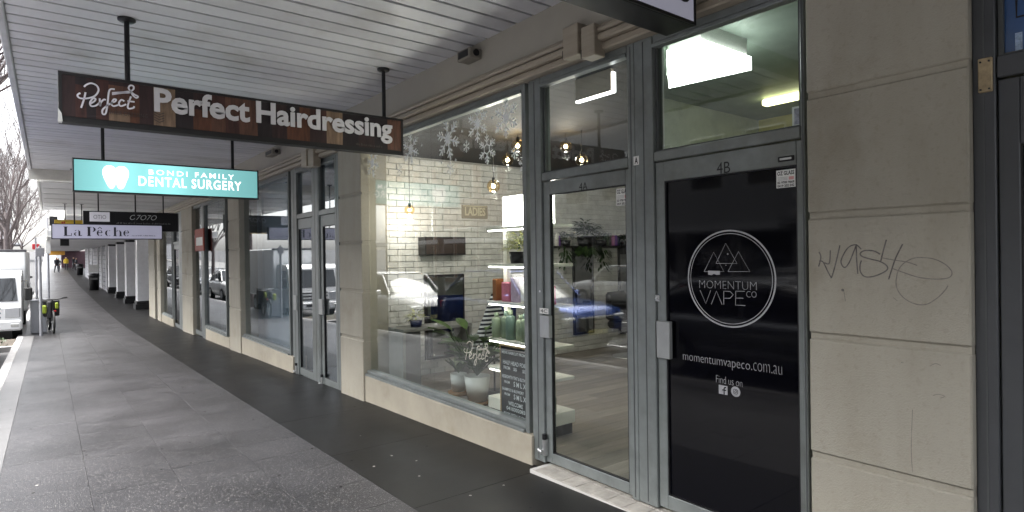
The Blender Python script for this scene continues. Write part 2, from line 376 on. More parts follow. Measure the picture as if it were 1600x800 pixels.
def pillar(y0, y1, xf=3.05, depth=.35, zt=1.455, grooves=GROOVES, zb=None):
    core = MB(); zb = zb if zb is not None else gz((y0+y1)/2) - .08
    core.box(xf + .016, xf + depth, y0 + .003, y1 - .003, zb, 1.52)
    p = bld(core, 'pillar', CREAM, B)
    zs = [zt] + [z for z in grooves if z < zt - .1] + [zb]
    for a, b in zip(zs, zs[1:]):
        s = MB(); top = a - (.016 if a != zt else 0); bot = b + (.016 if b != zb else 0)
        s.cbox(xf, xf + .12, y0, y1, bot, top, .007)
        o = s.build('stone_block', CREAM); o.parent = p; o.matrix_parent_inverse = p.matrix_parent_inverse @ Matrix.Identity(4)
        o.parent = p; o.matrix_parent_inverse = Matrix.Identity(4)
    return p
PIL1 = pillar(.792, 1.468)
pillar(yx(565, 3.05), yx(530, 3.05)); pillar(yx(374, 3.05), yx(357, 3.05)); pillar(yx(300, 3.05), yx(284, 3.05))
pillar(yx(250, 3.05), yx(245, 3.05)); pillar(yx(241, 3.05), yx(232, 3.05))
def basewall(y0, y1, zt):
    s = MB(); s.cbox(3.072, 3.30, y0, y1, gz(y1) - .1, zt, .006); bld(s, 'base_wall', CREAMW, B)
basewall(yx(828, 3.08), yx(566, 3.08) , -1.475)
basewall(yx(456, 3.08), yx(374, 3.08), -1.60)
basewall(yx(357, 3.08), yx(320, 3.08), -1.74)
basewall(yx(270, 3.08), yx(250, 3.08), -1.90)
# graffiti, smudges on the near pillar (pen on render)
PEN = mat('pen_ink', (.125, .112, .108), .7, var=.4, scale=40)
PENF = mat('faint_pen', (.20, .18, .16), .7, var=.3, scale=40)
gm = MB(); pp = PX(3.05)
def gpt(x, y): q = onX(1260 + x/5.715, 350 + y/5.715, 3.05); return (-q.y, q.z)
strokes = [[(115,250),(130,300),(110,380)],[(115,330),(150,340),(190,420),(225,485)],[(215,235),(205,350),(160,345)],[(225,480),(250,400),(280,280),(300,190)],
 [(490,225),(440,185),(370,215),(315,310),(315,360),(345,388),(385,340),(430,230),(450,180)],[(445,180),(450,320),(460,445)],
 [(660,270),(600,240),(520,238),(482,262),(500,290),(580,315),(660,335),(720,375),(715,415),(620,462),(530,472),(485,430),(480,370),(492,325)],
 [(715,140),(690,230),(665,330)],[(860,180),(800,300),(765,400),(735,495)],[(665,300),(780,322),(900,340),(990,370)],
 [(765,395),(860,430),(1000,475),(1150,492),(1270,480),(1300,430),(1240,360),(1130,310),(1000,300),(920,320),(850,370),(810,450),(805,560),(860,650),(960,710),(1070,718),(1170,660),(1240,590),(1265,550)]]
for i, s in enumerate(strokes): ribbon(gm, pp, smooth([gpt(*p) for p in s], 5), .0058 if i < 9 else .0042, .0012, 0 if i < 9 else 1)
disc(gm, pp, gpt(325, 590), .007, 8, .0012); ribbon(gm, pp, [gpt(335, 600), gpt(350, 690)], .003, .0012, 1)
go = gm.build('graffiti', [PEN, PENF]); go.parent = PIL1; go.matrix_parent_inverse = Matrix.Identity(4); gm = MB()
def gp2(x, y): q = onX(x, y, 3.05); return (-q.y, q.z)
for s in [[(1453,572),(1462,568),(1470,571)],[(1458,618),(1466,616),(1476,619),(1470,622)],[(1426,640),(1424,700),(1426,738)],[(1408,566),(1412,567)],[(1396,465),(1402,470)]]:
    ribbon(gm, pp, smooth([gp2(*p) for p in s], 4), .0028, .0012, 1)
go = gm.build('scratch_marks', [PEN, PENF]); go['kind'] = 'stuff'; go.parent = PIL1; go.matrix_parent_inverse = Matrix.Identity(4)
# duct boxes rising from the conduits
for (xa, xb) in ((915, 891), (941, 920), (486, 478), (497, 489)):
    ya, yb = yx(xa, 3.0), yx(xb, 3.0)
    ym = (ya+yb)/2; pxm = (xa+xb)/2; ztop = zx(pxm, 36 if xa > 800 else 232, 2.97); zbt = zx(pxm, 86 if xa > 800 else 259, 2.97)
    s = MB(); s.cbox(2.95, 3.06, ya, yb, zbt, ztop, .006)
    s.box(2.965, 2.984, yb, yb + .018, zbt + .01, zbt + .07, 1); bld(s, 'duct_box', [MOULD, BLACK], B)

# ------------------------------------------------------------------ first canopy with slatted soffit
C1 = thing('street_canopy', 'metal awning with grey slatted soffit over the near pavement', 'canopy', (1.4, 8, ZC))
CX0 = -.285; CY1 = 15.6
m = MB(); m.box(CX0, 3.06, -4, CY1, ZC + .058, ZC + .08); m.box(CX0, 3.2, -4, CY1, ZC + .30, ZC + .36); bld(m, 'canopy_deck', [GAP], C1)
m = MB(); m.cbox(CX0 - .003, CX0 + .055, -4, CY1, ZC - .03, ZC + .40, .01); bld(m, 'gutter_edge', mat('gutter_paint', (.50, .50, .52), .5, var=.1), C1)
m = MB(); m.box(CX0, 3.06, CY1, CY1 + .02, 1.66, ZC + .36); bld(m, 'end_panel', mat('end_cream', (.68, .66, .60), .6), C1)
NSL = 68; pitch = .2105; y = CY1 - .004
proto = None
i = 0
while y > -2.2:
    if proto is None:
        s = MB(); s.cbox(CX0 + .057, 3.06, -pitch + .030, 0, 0, .055, .002); proto = s.build('ceiling_slat', SLAT); proto.parent = C1; proto.location = (-1.4, y - 8, 0)
    else: dup(proto, C1, (-1.4, y - 8, random.uniform(-.0012, .0012)), (random.gauss(0, .002), random.gauss(0, .0002), 0))
    y -= pitch
# second (plain) canopy, the third and the far ones
def plain_canopy(label, x0, x1, y0, y1, z, h=.32, m_=SOFF, band=CREAMW, drop=.0):
    C2 = thing('street_canopy', label, 'canopy', ((x0+x1)/2, (y0+y1)/2, z))
    s = MB(); s.cbox(x0, x1, y0, y1, z, z + h - .06, .01); bld(s, 'soffit', m_, C2)
    s = MB(); s.cbox(x0 - .05, x0 + .002, y0 - .01, y1, z - .02, z + h, .01); bld(s, 'gutter_edge', WHITE, C2)
    s = MB(); s.cbox(x0, x1, y0 - .03, y0 + .01, z - .025, z + .02, .008); bld(s, 'front_trim', WHITE, C2)
    for k in range(1, int((y1 - y0) / 1.4)): s = MB(); s.box(x0 + .05, x1, y0 + k*1.4, y0 + k*1.4 + .03, z - .012, z + .005); bld(s, 'soffit_batten', m_, C2)
    return C2
plain_canopy('plain white soffit canopy joining the slatted awning', -.11, 3.06, 15.66, 24.4, 1.64)
plain_canopy('narrower grey canopy set back behind the bright gap', .52, 3.06, 24.5, 30.5, 1.50)
plain_canopy('long low white canopy above the colonnade', .02, 3.7, 30.6, 62, .98)
plain_canopy('farthest canopy at the end of the arcade', .3, 3.7, 62.2, 112, 1.35)

# ------------------------------------------------------------------ shopfront frames
def frame_unit(name, label, cat, y0, y1, zb, zt, xf=3.10, xg=3.15, fw=.05, mullions=(), rails=(), glassm=GLS, seams=(), mat_=ALU, pane=True):
    """y0<y1 outer span; mullions = list of (ya,yb); rails=(za,zb); returns thing"""
    T = thing(name, label, cat, (xf + .04, (y0+y1)/2, zb))
    s = MB(); s.cbox(xf, xf + .10, y0, y0 + fw, zb, zt, .004); bld(s, 'jamb', mat_, T)
    s = MB(); s.cbox(xf, xf + .10, y1 - fw, y1, zb, zt, .004); bld(s, 'jamb', mat_, T)
    s = MB(); s.cbox(xf + .002, xf + .098, y0 + fw, y1 - fw, zt - .045, zt, .004); s.cbox(xf - .012, xf + .05, y0 + fw, y1 - fw, zt - .075, zt - .05, .004); bld(s, 'head', mat_, T)
    s = MB(); s.cbox(xf + .002, xf + .098, y0 + fw, y1 - fw, zb + .03, zb + .065, .004); s.cbox(xf - .025, xf + .098, y0 + fw, y1 - fw, zb, zb + .028, .004); bld(s, 'sill', mat_, T)
    for a, b in mullions: s = MB(); s.cbox(xf - .004, xf + .10, a, b, zb + .066, zt - .05, .004); bld(s, 'mullion', mat_, T)
    for a, b in rails: s = MB(); s.cbox(xf - .006, xf + .095, y0 + fw, y1 - fw, a, b, .004); bld(s, 'transom', mat_, T)
    if pane:
        edges = [y0 + fw] + list(seams) + [y1 - fw]
        for a, b in zip(edges, edges[1:]):
            s = MB(); s.box(xg, xg + .006, a + .0015, b - .0015, zb + .06, zt - .045); bld(s, 'pane', glassm, T)
    return T
ZT = 1.40
# --- salon window
ya, yb = yx(828), yx(569)
SW = frame_unit('shop_window', 'large salon window with white snowflake stickers beside door 4A', 'window', ya, yb, -1.475, ZT, seams=(yx(673),))
# --- generic door unit with fanlight
def door_unit(label, y0, y1, zb, ztr0, ztr1, lab_leaf, leaf_l, leaf_r, glass_l, glass_r, ztop, zbot, leafglass=GLS, hpx=None, thr=True, handle_side='far', fan=True, zt=ZT, xf=3.10, fanglass=GLS):
    F = thing('door_frame', label, 'door frame', (xf + .04, (y0+y1)/2, zb))
    for a, b in ((y0, leaf_l - .004), (leaf_r + .004, y1)):
        s = MB(); s.cbox(xf, xf + .11, a, b, zb, zt, .004); bld(s, 'jamb', ALU, F)
        mid = (a+b)/2; s = MB(); s.box(xf - .0025, xf + .003, mid - .003, mid + .003, zb + .02, zt - .02); bld(s, 'seam', ALUD, F)
    s = MB(); s.cbox(xf + .002, xf + .108, leaf_l, leaf_r, zt - .05, zt, .004); s.cbox(xf - .012, xf + .05, leaf_l, leaf_r, zt - .08, zt - .055, .004); bld(s, 'head', ALU, F)
    s = MB(); s.cbox(xf + .001, xf + .105, leaf_l, leaf_r, ztr0, ztr1, .005); bld(s, 'transom', ALU, F)
    if fan:
        s = MB(); s.box(xf + .05, xf + .056, leaf_l, leaf_r, ztr1, zt - .05); bld(s, 'fanlight_pane', fanglass, F)
        s = MB()
        for a, b in ((leaf_l, leaf_l + .018), (leaf_r - .018, leaf_r)): s.box(xf + .03, xf + .062, a, b, ztr1, zt - .05)
        s.box(xf + .03, xf + .062, leaf_l + .018, leaf_r - .018, ztr1, ztr1 + .012); s.box(xf + .03, xf + .062, leaf_l + .018, leaf_r - .018, zt - .064, zt - .05); bld(s, 'glazing_bead', ALUD, F)
    D = thing('glass_door', lab_leaf, 'door', (xf + .03, (leaf_l+leaf_r)/2, zb))
    xl = xf + .018
    for a, b in ((leaf_l, glass_l), (glass_r, leaf_r)):
        s = MB(); s.cbox(xl, xl + .045, a, b, zb + .012, ztr0 - .006, .004); bld(s, 'stile', ALU, D)
    s = MB(); s.cbox(xl, xl + .045, glass_l, glass_r, ztop, ztr0 - .006, .004); bld(s, 'top_rail', ALU, D)
    s = MB(); s.cbox(xl, xl + .045, glass_l, glass_r, zb + .012, zbot, .004); bld(s, 'bottom_rail', ALU, D)
    s = MB(); s.box(xl + .02, xl + .026, glass_l - .004, glass_r + .004, zbot - .004, ztop + .004); bld(s, 'pane', leafglass, D)
    s = MB()
    for a, b in ((glass_l, glass_l + .007), (glass_r - .007, glass_r)): s.box(xl + .006, xl + .03, a, b, zbot, ztop)
    s.box(xl + .006, xl + .03, glass_l + .007, glass_r - .007, zbot, zbot + .007); s.box(xl + .006, xl + .03, glass_l + .007, glass_r - .007, ztop - .007, ztop); bld(s, 'gasket', BLACK, D)
    return F, D
# door 4A
yA0, yA1 = yx(985, 3.1), yx(848, 3.1)
a_l, a_r = yx(985, 3.118), yx(849, 3.118)
post0 = yx(1003, 3.1)
F4A, D4A = door_unit('grey frame and fanlight over door 4A beside the salon window', yx(994, 3.1), yx(829, 3.1), -1.665, .575, .64,
     'clear glass salon door marked 4A', yx(985, 3.118), yx(850, 3.118), yx(984, 3.13) + .02, yx(861, 3.13), .465, -1.575)
# door 4B
F4B, D4B = door_unit('grey frame and lit fanlight over the black door 4B', yx(1261, 3.1) + .004, yx(994, 3.1) - .002, -1.66, .585, .648,
     'door marked 4B with black glass and a round white mountain logo', yx(1255, 3.118), yx(1026, 3.118), yx(1248, 3.13), yx(1041, 3.13), .452, -1.56, leafglass=BLACKF)
# unit right of the near pillar
_A = ALU; ALU = mat('shade_darkened_frame', (.055, .058, .064), .45, metal=.1, var=.1, scale=4)  # frame colour darkened to stand in for the weaker light on this unit
F0, D0 = door_unit('grey frame right of the graffitied pillar with blue fanlight', -1.2, .792, -1.62, .70, .79,
     'grey door right of the graffitied pillar', -.9, yx(1562, 3.118), -.8, yx(1597, 3.13), .42, -1.5, leafglass=BLACKF, fanglass=mat('blue_film', (.035, .085, .21), .12, var=.25, scale=2))
s = MB(); q0, q1 = onX(1528, 95, 3.09), onX(1551, 142, 3.09); s.cbox(3.085, 3.101, q1.y, q0.y, q1.z, q0.z + .005, .003)
for (a, b) in ((.2, .08), (.8, .08), (.2, .92), (.8, .92)): s.tube([(3.08, q1.y + (q0.y-q1.y)*a, q1.z + (q0.z-q1.z)*b), (3.086, q1.y + (q0.y-q1.y)*a, q1.z + (q0.z-q1.z)*b)], .004, 8, 1)
bld(s, 'cover_plate', [mat('old_bronze', (.36, .28, .17), .5, metal=.3, var=.35, scale=25), BLACK], F0)
ALU = _A
# white mark and black ticket in the blue fanlight
s = MB(); u = lambda x, y: (-onX(x, y, 3.148).y, onX(x, y, 3.148).z)
a, b = u(1588, 0), u(1600, 24); ribbon(s, PX(3.149), [(a[0], a[1]), (a[0], b[1]), (b[0] + .1, b[1])], .008, .001, 0)
a, b = u(1586, 52), u(1598, 100); rect(s, PX(3.149), a[0], b[0], b[1], a[1], .001, 1); bld(s, 'fanlight_sticker', [BLACK, mat('pale_sticker', (.3, .4, .55), .6, var=.4, scale=60)], F0)
# double doors further on
zbD = -1.86
F2, D2 = door_unit('grey frame of the double entrance beyond the second pilaster, near leaf', yx(530, 3.1) - .0, yx(497, 3.1), zbD, .60, .67,
     'right leaf of the paired doors beyond the salon pilaster', yx(526, 3.118), yx(501, 3.118), yx(525, 3.13), yx(506, 3.13), .44, zbD + .12, leafglass=GLS_PALE, fanglass=GLS_PALE)
F3, D3 = door_unit('grey frame of the double entrance beside the frosted window, far leaf', yx(497, 3.1) + .002, yx(456, 3.1), zbD, .60, .67,
     'left leaf of the paired doors beside the frosted window', yx(490, 3.118), yx(466, 3.118), yx(488, 3.13), yx(468, 3.13), .44, zbD + .12, leafglass=GLS_PALE, fanglass=GLS_PALE)
frame_unit('shop_window', 'frosted pale shop window left of the paired doors', 'window', yx(455), yx(376), -1.60, ZT, seams=(yx(410),), glassm=GLS_PALE)
frame_unit('shop_window', 'narrow shop window between the third and fourth pilasters', 'window', yx(355), yx(320), -1.74, ZT, seams=(yx(341),), glassm=GLS_PALE)
F4, D4 = door_unit('dark frame of the doorway carrying a red notice', yx(319, 3.1), yx(300, 3.1) , -2.02, .55, .62,
     'narrow door with the red notice beside the fourth pilaster', yx(316, 3.118), yx(303, 3.118), yx(315, 3.13), yx(304.5, 3.13), .40, -1.9, leafglass=GLS_PALE, fanglass=GLS_PALE)
F5, D5 = door_unit('green grey frame of the doorway beyond the fourth pilaster', yx(284, 3.1), yx(270, 3.1), -2.12, .45, .52,
     'dark door beyond the fourth pilaster', yx(281, 3.118), yx(272, 3.118), yx(280, 3.13), yx(273, 3.13), .3, -2.0, leafglass=BLACKF, fanglass=GLS_PALE)
frame_unit('shop_window', 'bright shop window at the far end of the cream shops', 'window', yx(270), yx(250), -1.90, ZT, glassm=GLS_PALE)
# notice on the narrow door
T = thing('notice_board', 'small red and white notice fixed beside the narrow door', 'notice', (3.06, yx(312), 0))
q0, q1 = onX(304, 359, 3.05), onX(318, 392, 3.05)
s = MB(); s.cbox(3.05, 3.08, q1.y, q0.y, q1.z, q0.z, .005); bld(s, 'board', mat('red_board', (.30, .05, .03), .6), T)
s = MB(); h = q0.z - q1.z; rect(s, PX(3.05), -q0.y + .2, -q1.y - .1, q1.z + .25*h, q1.z + .62*h, .002); bld(s, 'paper', WHITE, T)

# ---- hardware on doors
def handle_plate(D, px0, px1, py0, py1, X=3.085, lab=True, dep=.035, m=CHROME):
    q0, q1 = onX(px0, py0, X), onX(px1, py1, X)
    s = MB(); s.cbox(X, X + dep, q1.y, q0.y, q1.z, q0.z, .004); bld(s, 'handle_plate', m, D)
    return q0, q1
HB = mat('satin_plate', (.36, .37, .37), .35, metal=.5, var=.1)
handle_plate(D4B, 1025, 1046, 501, 562, m=HB); q0, q1 = handle_plate(D4A, 843, 858, 492, 529, m=HB); 
s = MB(); c0, c1 = onX(843, 481, 3.084), onX(857, 491, 3.084); rect(s, PX(3.084), -c0.y, -c1.y, c1.z, c0.z, .0)
text_mb('4C', PX(3.084), -c0.y + .012, -c1.y - .012, c1.z + .008, c0.z - .008, .0012, mb=s, mi=1); bld(s, 'sticker', [WHITE, BLACK], D4A)
handle_plate(D2, 497.5, 503.5, 467, 492, m=HB); handle_plate(D3, 458, 463, 461, 485, m=HB)
for D, px, py in ((D4B, 1027, 466), (D4A, 845, 455)):
    q = onX(px, py, 3.11); s = MB(); s.cbox(3.106, 3.119, q.y - .018, q.y + .014, q.z - .022, q.z + .022, .003); s.tube([(3.098, q.y, q.z), (3.107, q.y, q.z)], .009, 10); bld(s, 'lock', CHROME, D)
for D, px, py in ((D4A, 851, 700), (D2, 503, 597), (D3, 463, 578)):
    q = onX(px, py, 3.09); s = MB(); s.cbox(3.078, 3.118, q.y - .02, q.y + .02, q.z - .06, q.z + .07, .006); s.tube([(3.07, q.y + .01, q.z - .03), (3.07, q.y + .05, q.z - .02)], .016, 8); s.tube([(3.09, q.y, q.z + .07), (3.09, q.y, q.z + .11)], .02, 8, 1); bld(s, 'pivot', [CHROME, BLACK], D)
q = onX(1228, 248, 3.115); s = MB(); s.cbox(3.112, 3.119, q.y - .045, q.y + .045, q.z - .014, q.z + .014, .005, 0); s.cbox(3.107, 3.113, q.y - .032, q.y + .032, q.z - .006, q.z + .006, .002, 1); bld(s, 'door_closer', [BLACK, CHROME], D4B)
# numbers
def ufit(X, px0, px1, py0, py1):
    q0, q1 = onX(px0, (py0+py1)/2, X), onX(px1, (py0+py1)/2, X); c = (px0+px1)/2
    return -q0.y, -q1.y, onX(c, py1, X).z, onX(c, py0, X).z
def facade_text(t, X, px0, px1, py0, py1, name, m, parent, **k):
    a = ufit(X, px0, px1, py0, py1); s = text_mb(t, PX(X), *a, thick=.0012, **k); return bld(s, name, m, parent)
facade_text('4A', 3.118, 905, 918, 285, 297, 'number', BLACK, D4A); facade_text('4B', 3.118, 1120, 1141, 253, 271, 'number', BLACK, D4B)
s = MB(); a = ufit(3.0995, 990, 998.5, 244, 258); rect(s, PX(3.0985), *a, 0); text_mb('A', PX(3.0985), a[0] + .01, a[1] - .008, a[2] + .008, a[3] - .008, .0015, bold=.03, mb=s, mi=1); bld(s, 'letter_sticker', [WHITE, BLACK], F4A)
def glazier(D, X, px0, px1, py0, py1):
    a = ufit(X, px0, px1, py0, py1); s = MB(); w_, h_ = a[1]-a[0], a[3]-a[2]; rect(s, PX(X), *a, 0)
    text_mb('OZ GLASS', PX(X), a[0] + .06*w_, a[1] - .06*w_, a[3] - .30*h_, a[3] - .07*h_, .0008, bold=.03, mb=s, mi=1)
    rect(s, PX(X), a[0] + .66*w_, a[1] - .08*w_, a[2] + .42*h_, a[2] + .60*h_, .0008, 2)
    for k in range(3): rect(s, PX(X), a[0] + .08*w_, a[0] + .60*w_, a[2] + (.43 + .07*k)*h_, a[2] + (.455 + .07*k)*h_, .0008, 3)
    text_mb('02 9700 9669', PX(X), a[0] + .06*w_, a[1] - .06*w_, a[2] + .23*h_, a[2] + .37*h_, .0008, bold=.03, mb=s, mi=1)
    text_mb('0419 202 042', PX(X), a[0] + .06*w_, a[1] - .06*w_, a[2] + .04*h_, a[2] + .18*h_, .0008, bold=.03, mb=s, mi=1)
    bld(s, 'glazier_sticker', [WHITE, BLACK, mat('pink_print', (.6, .3, .3), .6), mat('grey_print', (.35, .35, .36), .6)], D)
glazier(D4B, 3.137, 1213, 1243, 265, 293); glazier(D4A, 3.137, 963, 983, 294, 321)
# ---- the logo on door 4B
XL = 3.1372; PL = PX(XL)
def up(x, y, X=XL): q = onX(x, y, X); return (-q.y, q.z)
def lp_(x, y): return up(1060 + x/4.706, 350 + y/4.706)
LOGO = mat('logo_vinyl', (.38, .38, .40), .5, var=.05)
s = MB()
cc = up(1139.5, 435.5); ru = (up(1208, 435)[0] - up(1071, 435)[0]) / 2; rv = (up(1139, 359.5)[1] - up(1139, 511.5)[1]) / 2
rr = (ru + rv) / 2
def ring(r, wd): ribbon(s, PL, [(cc[0] + r*cos(2*pi*k/90), cc[1] + r*sin(2*pi*k/90)) for k in range(90)], wd, .0006, 0, True)
ring(rr - .004, .0095); ring(rr - .021, .0038)
for tri in ([(190,350),(260,207),(335,350)], [(277,290),(348,142),(431,290)], [(365,350),(442,203),(526,350)]):
    ribbon(s, PL, [lp_(*p) for p in tri + [tri[0]]], .0028, .0006)
disc(s, PL, lp_(363, 221), .005, 8, .0006); disc(s, PL, lp_(350, 303), .003, 8, .0006)
q = [lp_(218, 343), lp_(308, 345), lp_(306, 372), lp_(280, 374), lp_(262, 366), lp_(245, 376), lp_(220, 372)]
s.add([PL(a[0], a[1], .0012) for a in q], [tuple(range(7))[::-1]], 0)
def ltext(t, x0, x1, y0, y1, **k):
    a, b = lp_(x0, (y0+y1)/2), lp_(x1, (y0+y1)/2); zt_, zb_ = lp_((x0+x1)/2, y0)[1], lp_((x0+x1)/2, y1)[1]
    text_mb(t, PL, a[0], b[0], zb_, zt_, .0006, mb=s, **k)
ltext('MOMENTUM', 155, 575, 420, 478, bold=-.028); ltext('CO', 500, 575, 495, 540, bold=-.02)
for st in ([(160,487),(202,585),(238,487)], [(242,590),(280,493),(322,592)], [(334,592),(334,494),(380,496),(404,520),(380,546),(338,546)], [(488,495),(422,494),(420,596),(492,600)], [(424,544),(478,546)]):
    ribbon(s, PL, [lp_(*p) for p in st], .0036, .0006)
bld(s, 'round_logo', LOGO, D4B)
s = MB()
def dtext(t, x0, x1, yl0, yl1, yr0, yr1, **k):
    a, b = up(x0, yl1), up(x1, yr1); k.setdefault('bold', -.018); zb_ = (a[1] + b[1]) / 2; zt_ = (up(x0, yl0)[1] + up(x1, yr0)[1]) / 2
    text_mb(t, PL, a[0], b[0], zb_, zt_, .0006, mb=s, **k)
dtext('momentumvapeco', 1067.5, 1172, 554, 569, 565, 580); dtext('.com.au', 1174, 1222, 568, 580, 570, 584, bold=-.024)
dtext('Find us on', 1119, 1160, 588, 599, 591, 603, bold=-.02, spacing=.95)
a, b = up(1123, 601), up(1137, 617.5); rect(s, PL, a[0], b[0], b[1], a[1], .0006)
h_ = a[1]-b[1]; w_ = b[0]-a[0]
s2x = MB()
ribbon(s, PL, [(a[0] + .85*w_, a[1] - .17*h_), (a[0] + .70*w_, a[1] - .19*h_), (a[0] + .62*w_, a[1] - .32*h_), (a[0] + .62*w_, b[1])], .007, .0014, 1)
ribbon(s, PL, [(a[0] + .40*w_, a[1] - .50*h_), (a[0] + .86*w_, a[1] - .50*h_)], .006, .0015, 1)
c = up(1149.5, 612); disc(s, PL, c, .030, 24, .0006)
ribbon(s, PL, [(c[0] + .013*sx + (0 if abs(sx) < 1 else 0), c[1] + .013*sy) for sx, sy in ((-1,-.7),(-1,.7),(-.7,1),(.7,1),(1,.7),(1,-.7),(.7,-1),(-.7,-1))], .003, .0014, 1, True)
ribbon(s, PL, [(c[0] + .0065*cos(k*pi/6), c[1] + .0065*sin(k*pi/6)) for k in range(12)], .003, .0014, 1, True); disc(s, PL, (c[0] + .009, c[1] + .009), .0018, 6, .0014, 1)
bld(s, 'door_lettering', [LOGO, BLACKF], D4B)
# thresholds with tiles
TILE = mat('threshold_tile', (.36, .34, .31), .55, var=.25, scale=9, bump=.2, bscale=70)
TH = MB(); TH.box(2.955, 3.24, yx(1258, 3.0), yx(829, 3.0) - .01, -1.80, -1.682)
ts = TH.build('doorstep', MORTAR); tag(ts, kind='structure')
y = yx(1258, 3.0) + .004; tp = None
while y < yx(829, 3.0) - .12:
    if tp is None: s = MB(); s.cbox(0, .14, 0, .145, -.010, .006, .002); tp = s.build('tile', TILE, ts); tp.location = (2.957, y, -1.678)
    else: dup(tp, ts, (2.957, y, -1.678 + random.uniform(-.001, .001)))
    dup(tp, ts, (3.101, y, -1.678)); y += .149
s = MB(); s.box(2.98, 3.24, yx(530, 3.0) , yx(456, 3.0), -1.98, -1.872); tag(s.build('doorstep', CONC), kind='structure')

# ------------------------------------------------------------------ salon snowflakes, window script
XD = 3.149; PD = PX(XD)
def fl(px, py, r, kind=0, rot=0):
    s = MB(); c = up(px, py, XD); k = r / FPX * (onX(px, py, XD) @ Vector((sin(YAW), cos(YAW), 0)))
    k *= 1.0
    wd = max(.007, k * .085)
    for j in range(6):
        a = rot + pi/2 + j*pi/3; d = (cos(a), sin(a))
        st = .30 if kind == 1 else 0
        ribbon(s, PD, [(c[0] + d[0]*k*st, c[1] + d[1]*k*st), (c[0] + d[0]*k, c[1] + d[1]*k)], wd, .001 + j*.0002)
        for t, ln in ((.45, .30), (.68, .26)) if kind != 2 else ((.6, .3),):
            for sg in (-1, 1):
                e = a + sg * pi/3.6; p = (c[0] + d[0]*k*t, c[1] + d[1]*k*t)
                ribbon(s, PD, [p, (p[0] + cos(e)*k*ln, p[1] + sin(e)*k*ln)], wd*.85, .0022 + j*.0001)
    if kind == 1: ribbon(s, PD, [(c[0] + k*.33*cos(rot + pi/2 + j*pi/3), c[1] + k*.33*sin(rot + pi/2 + j*pi/3)) for j in range(6)], wd, .0032, 0, True)
    if kind == 0:
        for j in range(6):
            a = rot + pi/2 + (j+.5)*pi/3; ribbon(s, PD, [c, (c[0] + cos(a)*k*.32, c[1] + sin(a)*k*.32)], wd, .0034)
        disc(s, PD, c, k*.13, 10, .004)
    bld(s, 'snowflake_sticker', DECALT, SW)
for a in ((790.6, 184, 32, 0), (746, 194, 29, 0), (700, 217, 34, 0, .2), (642, 233, 26, 0, .1), (729, 229, 9.5, 2), (761, 233, 24, 1), (704, 263, 12, 2), (582, 255, 24, 0, .2), (804, 239, 10, 2), (819, 256, 14, 0, .3), (624, 266, 11, 2), (608, 240, 9, 2)): fl(*a)
s = MB()
for px, py in ((769, 184), (722, 205), (819, 174), (659, 227), (712, 250), (690, 254), (775, 206)): disc(s, PD, up(px, py, XD), .014, 8, .001)
bld(s, 'snow_dots', DECALT, SW)
SCRIPT = [  # (strokes of the handwritten shop name, drawn in units of its crop)
 [(380,300),(400,282),(440,270),(485,290),(500,330),(470,375),(410,395),(350,395),(325,375),(335,358),(350,352)], [(392,345),(380,400),(355,475)],
 [(432,440),(465,420),(475,400),(455,395),(430,430),(440,460),(480,455),(510,430)], [(510,395),(512,460),(520,430),(545,405),(560,410)],
 [(635,320),(600,320),(585,350),(575,440),(560,520),(535,525),(535,490),(580,450),(620,430)], [(608,435),(640,420),(645,405),(625,405),(608,440),(625,460),(665,450)],
 [(715,420),(690,408),(670,435),(685,460),(730,445)], [(770,380),(745,450),(750,480),(790,475),(795,460)], [(740,418),(800,425)],
 [(612,350),(700,345),(760,340),(800,365),(828,380),(815,392),(790,375),(770,345)], [(612,362),(700,350),(765,345),(750,310),(765,288),(790,295),(790,320),(760,342)]]
s = MB()
for st in SCRIPT:
    ribbon(s, PD, [up(725 + (p[0]-325)/505*40, 533 + (p[1]-270)/255*36 + (p[0]-325)/505*2, XD) for p in smooth(st, 4)], .009, .0012)
bld(s, 'window_script', mat('cream_vinyl', (.62, .60, .52), .5), SW)

# ------------------------------------------------------------------ hanging signs
LIT = lambda n, c, e: mat(n, (.3, .3, .3), .3, var=0, emit=c, estr=e)
def hanging_sign(name, label, Y, x0, x1, z0, z1, th, rods, zc, framem=BLACK, fw=.02, rr_=.014):
    T = thing(name, label, 'sign', ((x0+x1)/2, Y + th/2, z0))
    s = MB(); s.cbox(x0, x1, Y + .012, Y + th, z0, z1, .004)
    s.box(x0, x1, Y, Y + .012, z1 - fw, z1); s.box(x0, x1, Y, Y + .012, z0, z0 + fw); s.box(x0, x0 + fw, Y, Y + .012, z0 + fw, z1 - fw); s.box(x1 - fw, x1, Y, Y + .012, z0 + fw, z1 - fw)
    bld(s, 'sign_box', framem, T)
    for x in rods:
        s = MB(); s.tube([(x, Y + th/2, z1 - .005), (x, Y + th/2, zc)], rr_, 10); s.lathe((x, Y + th/2, zc - .03), [(.0, 0), (.05, .003), (.062, .012), (.062, .028)], 16); bld(s, 'hanging_rod', BLACK, T)
    return T
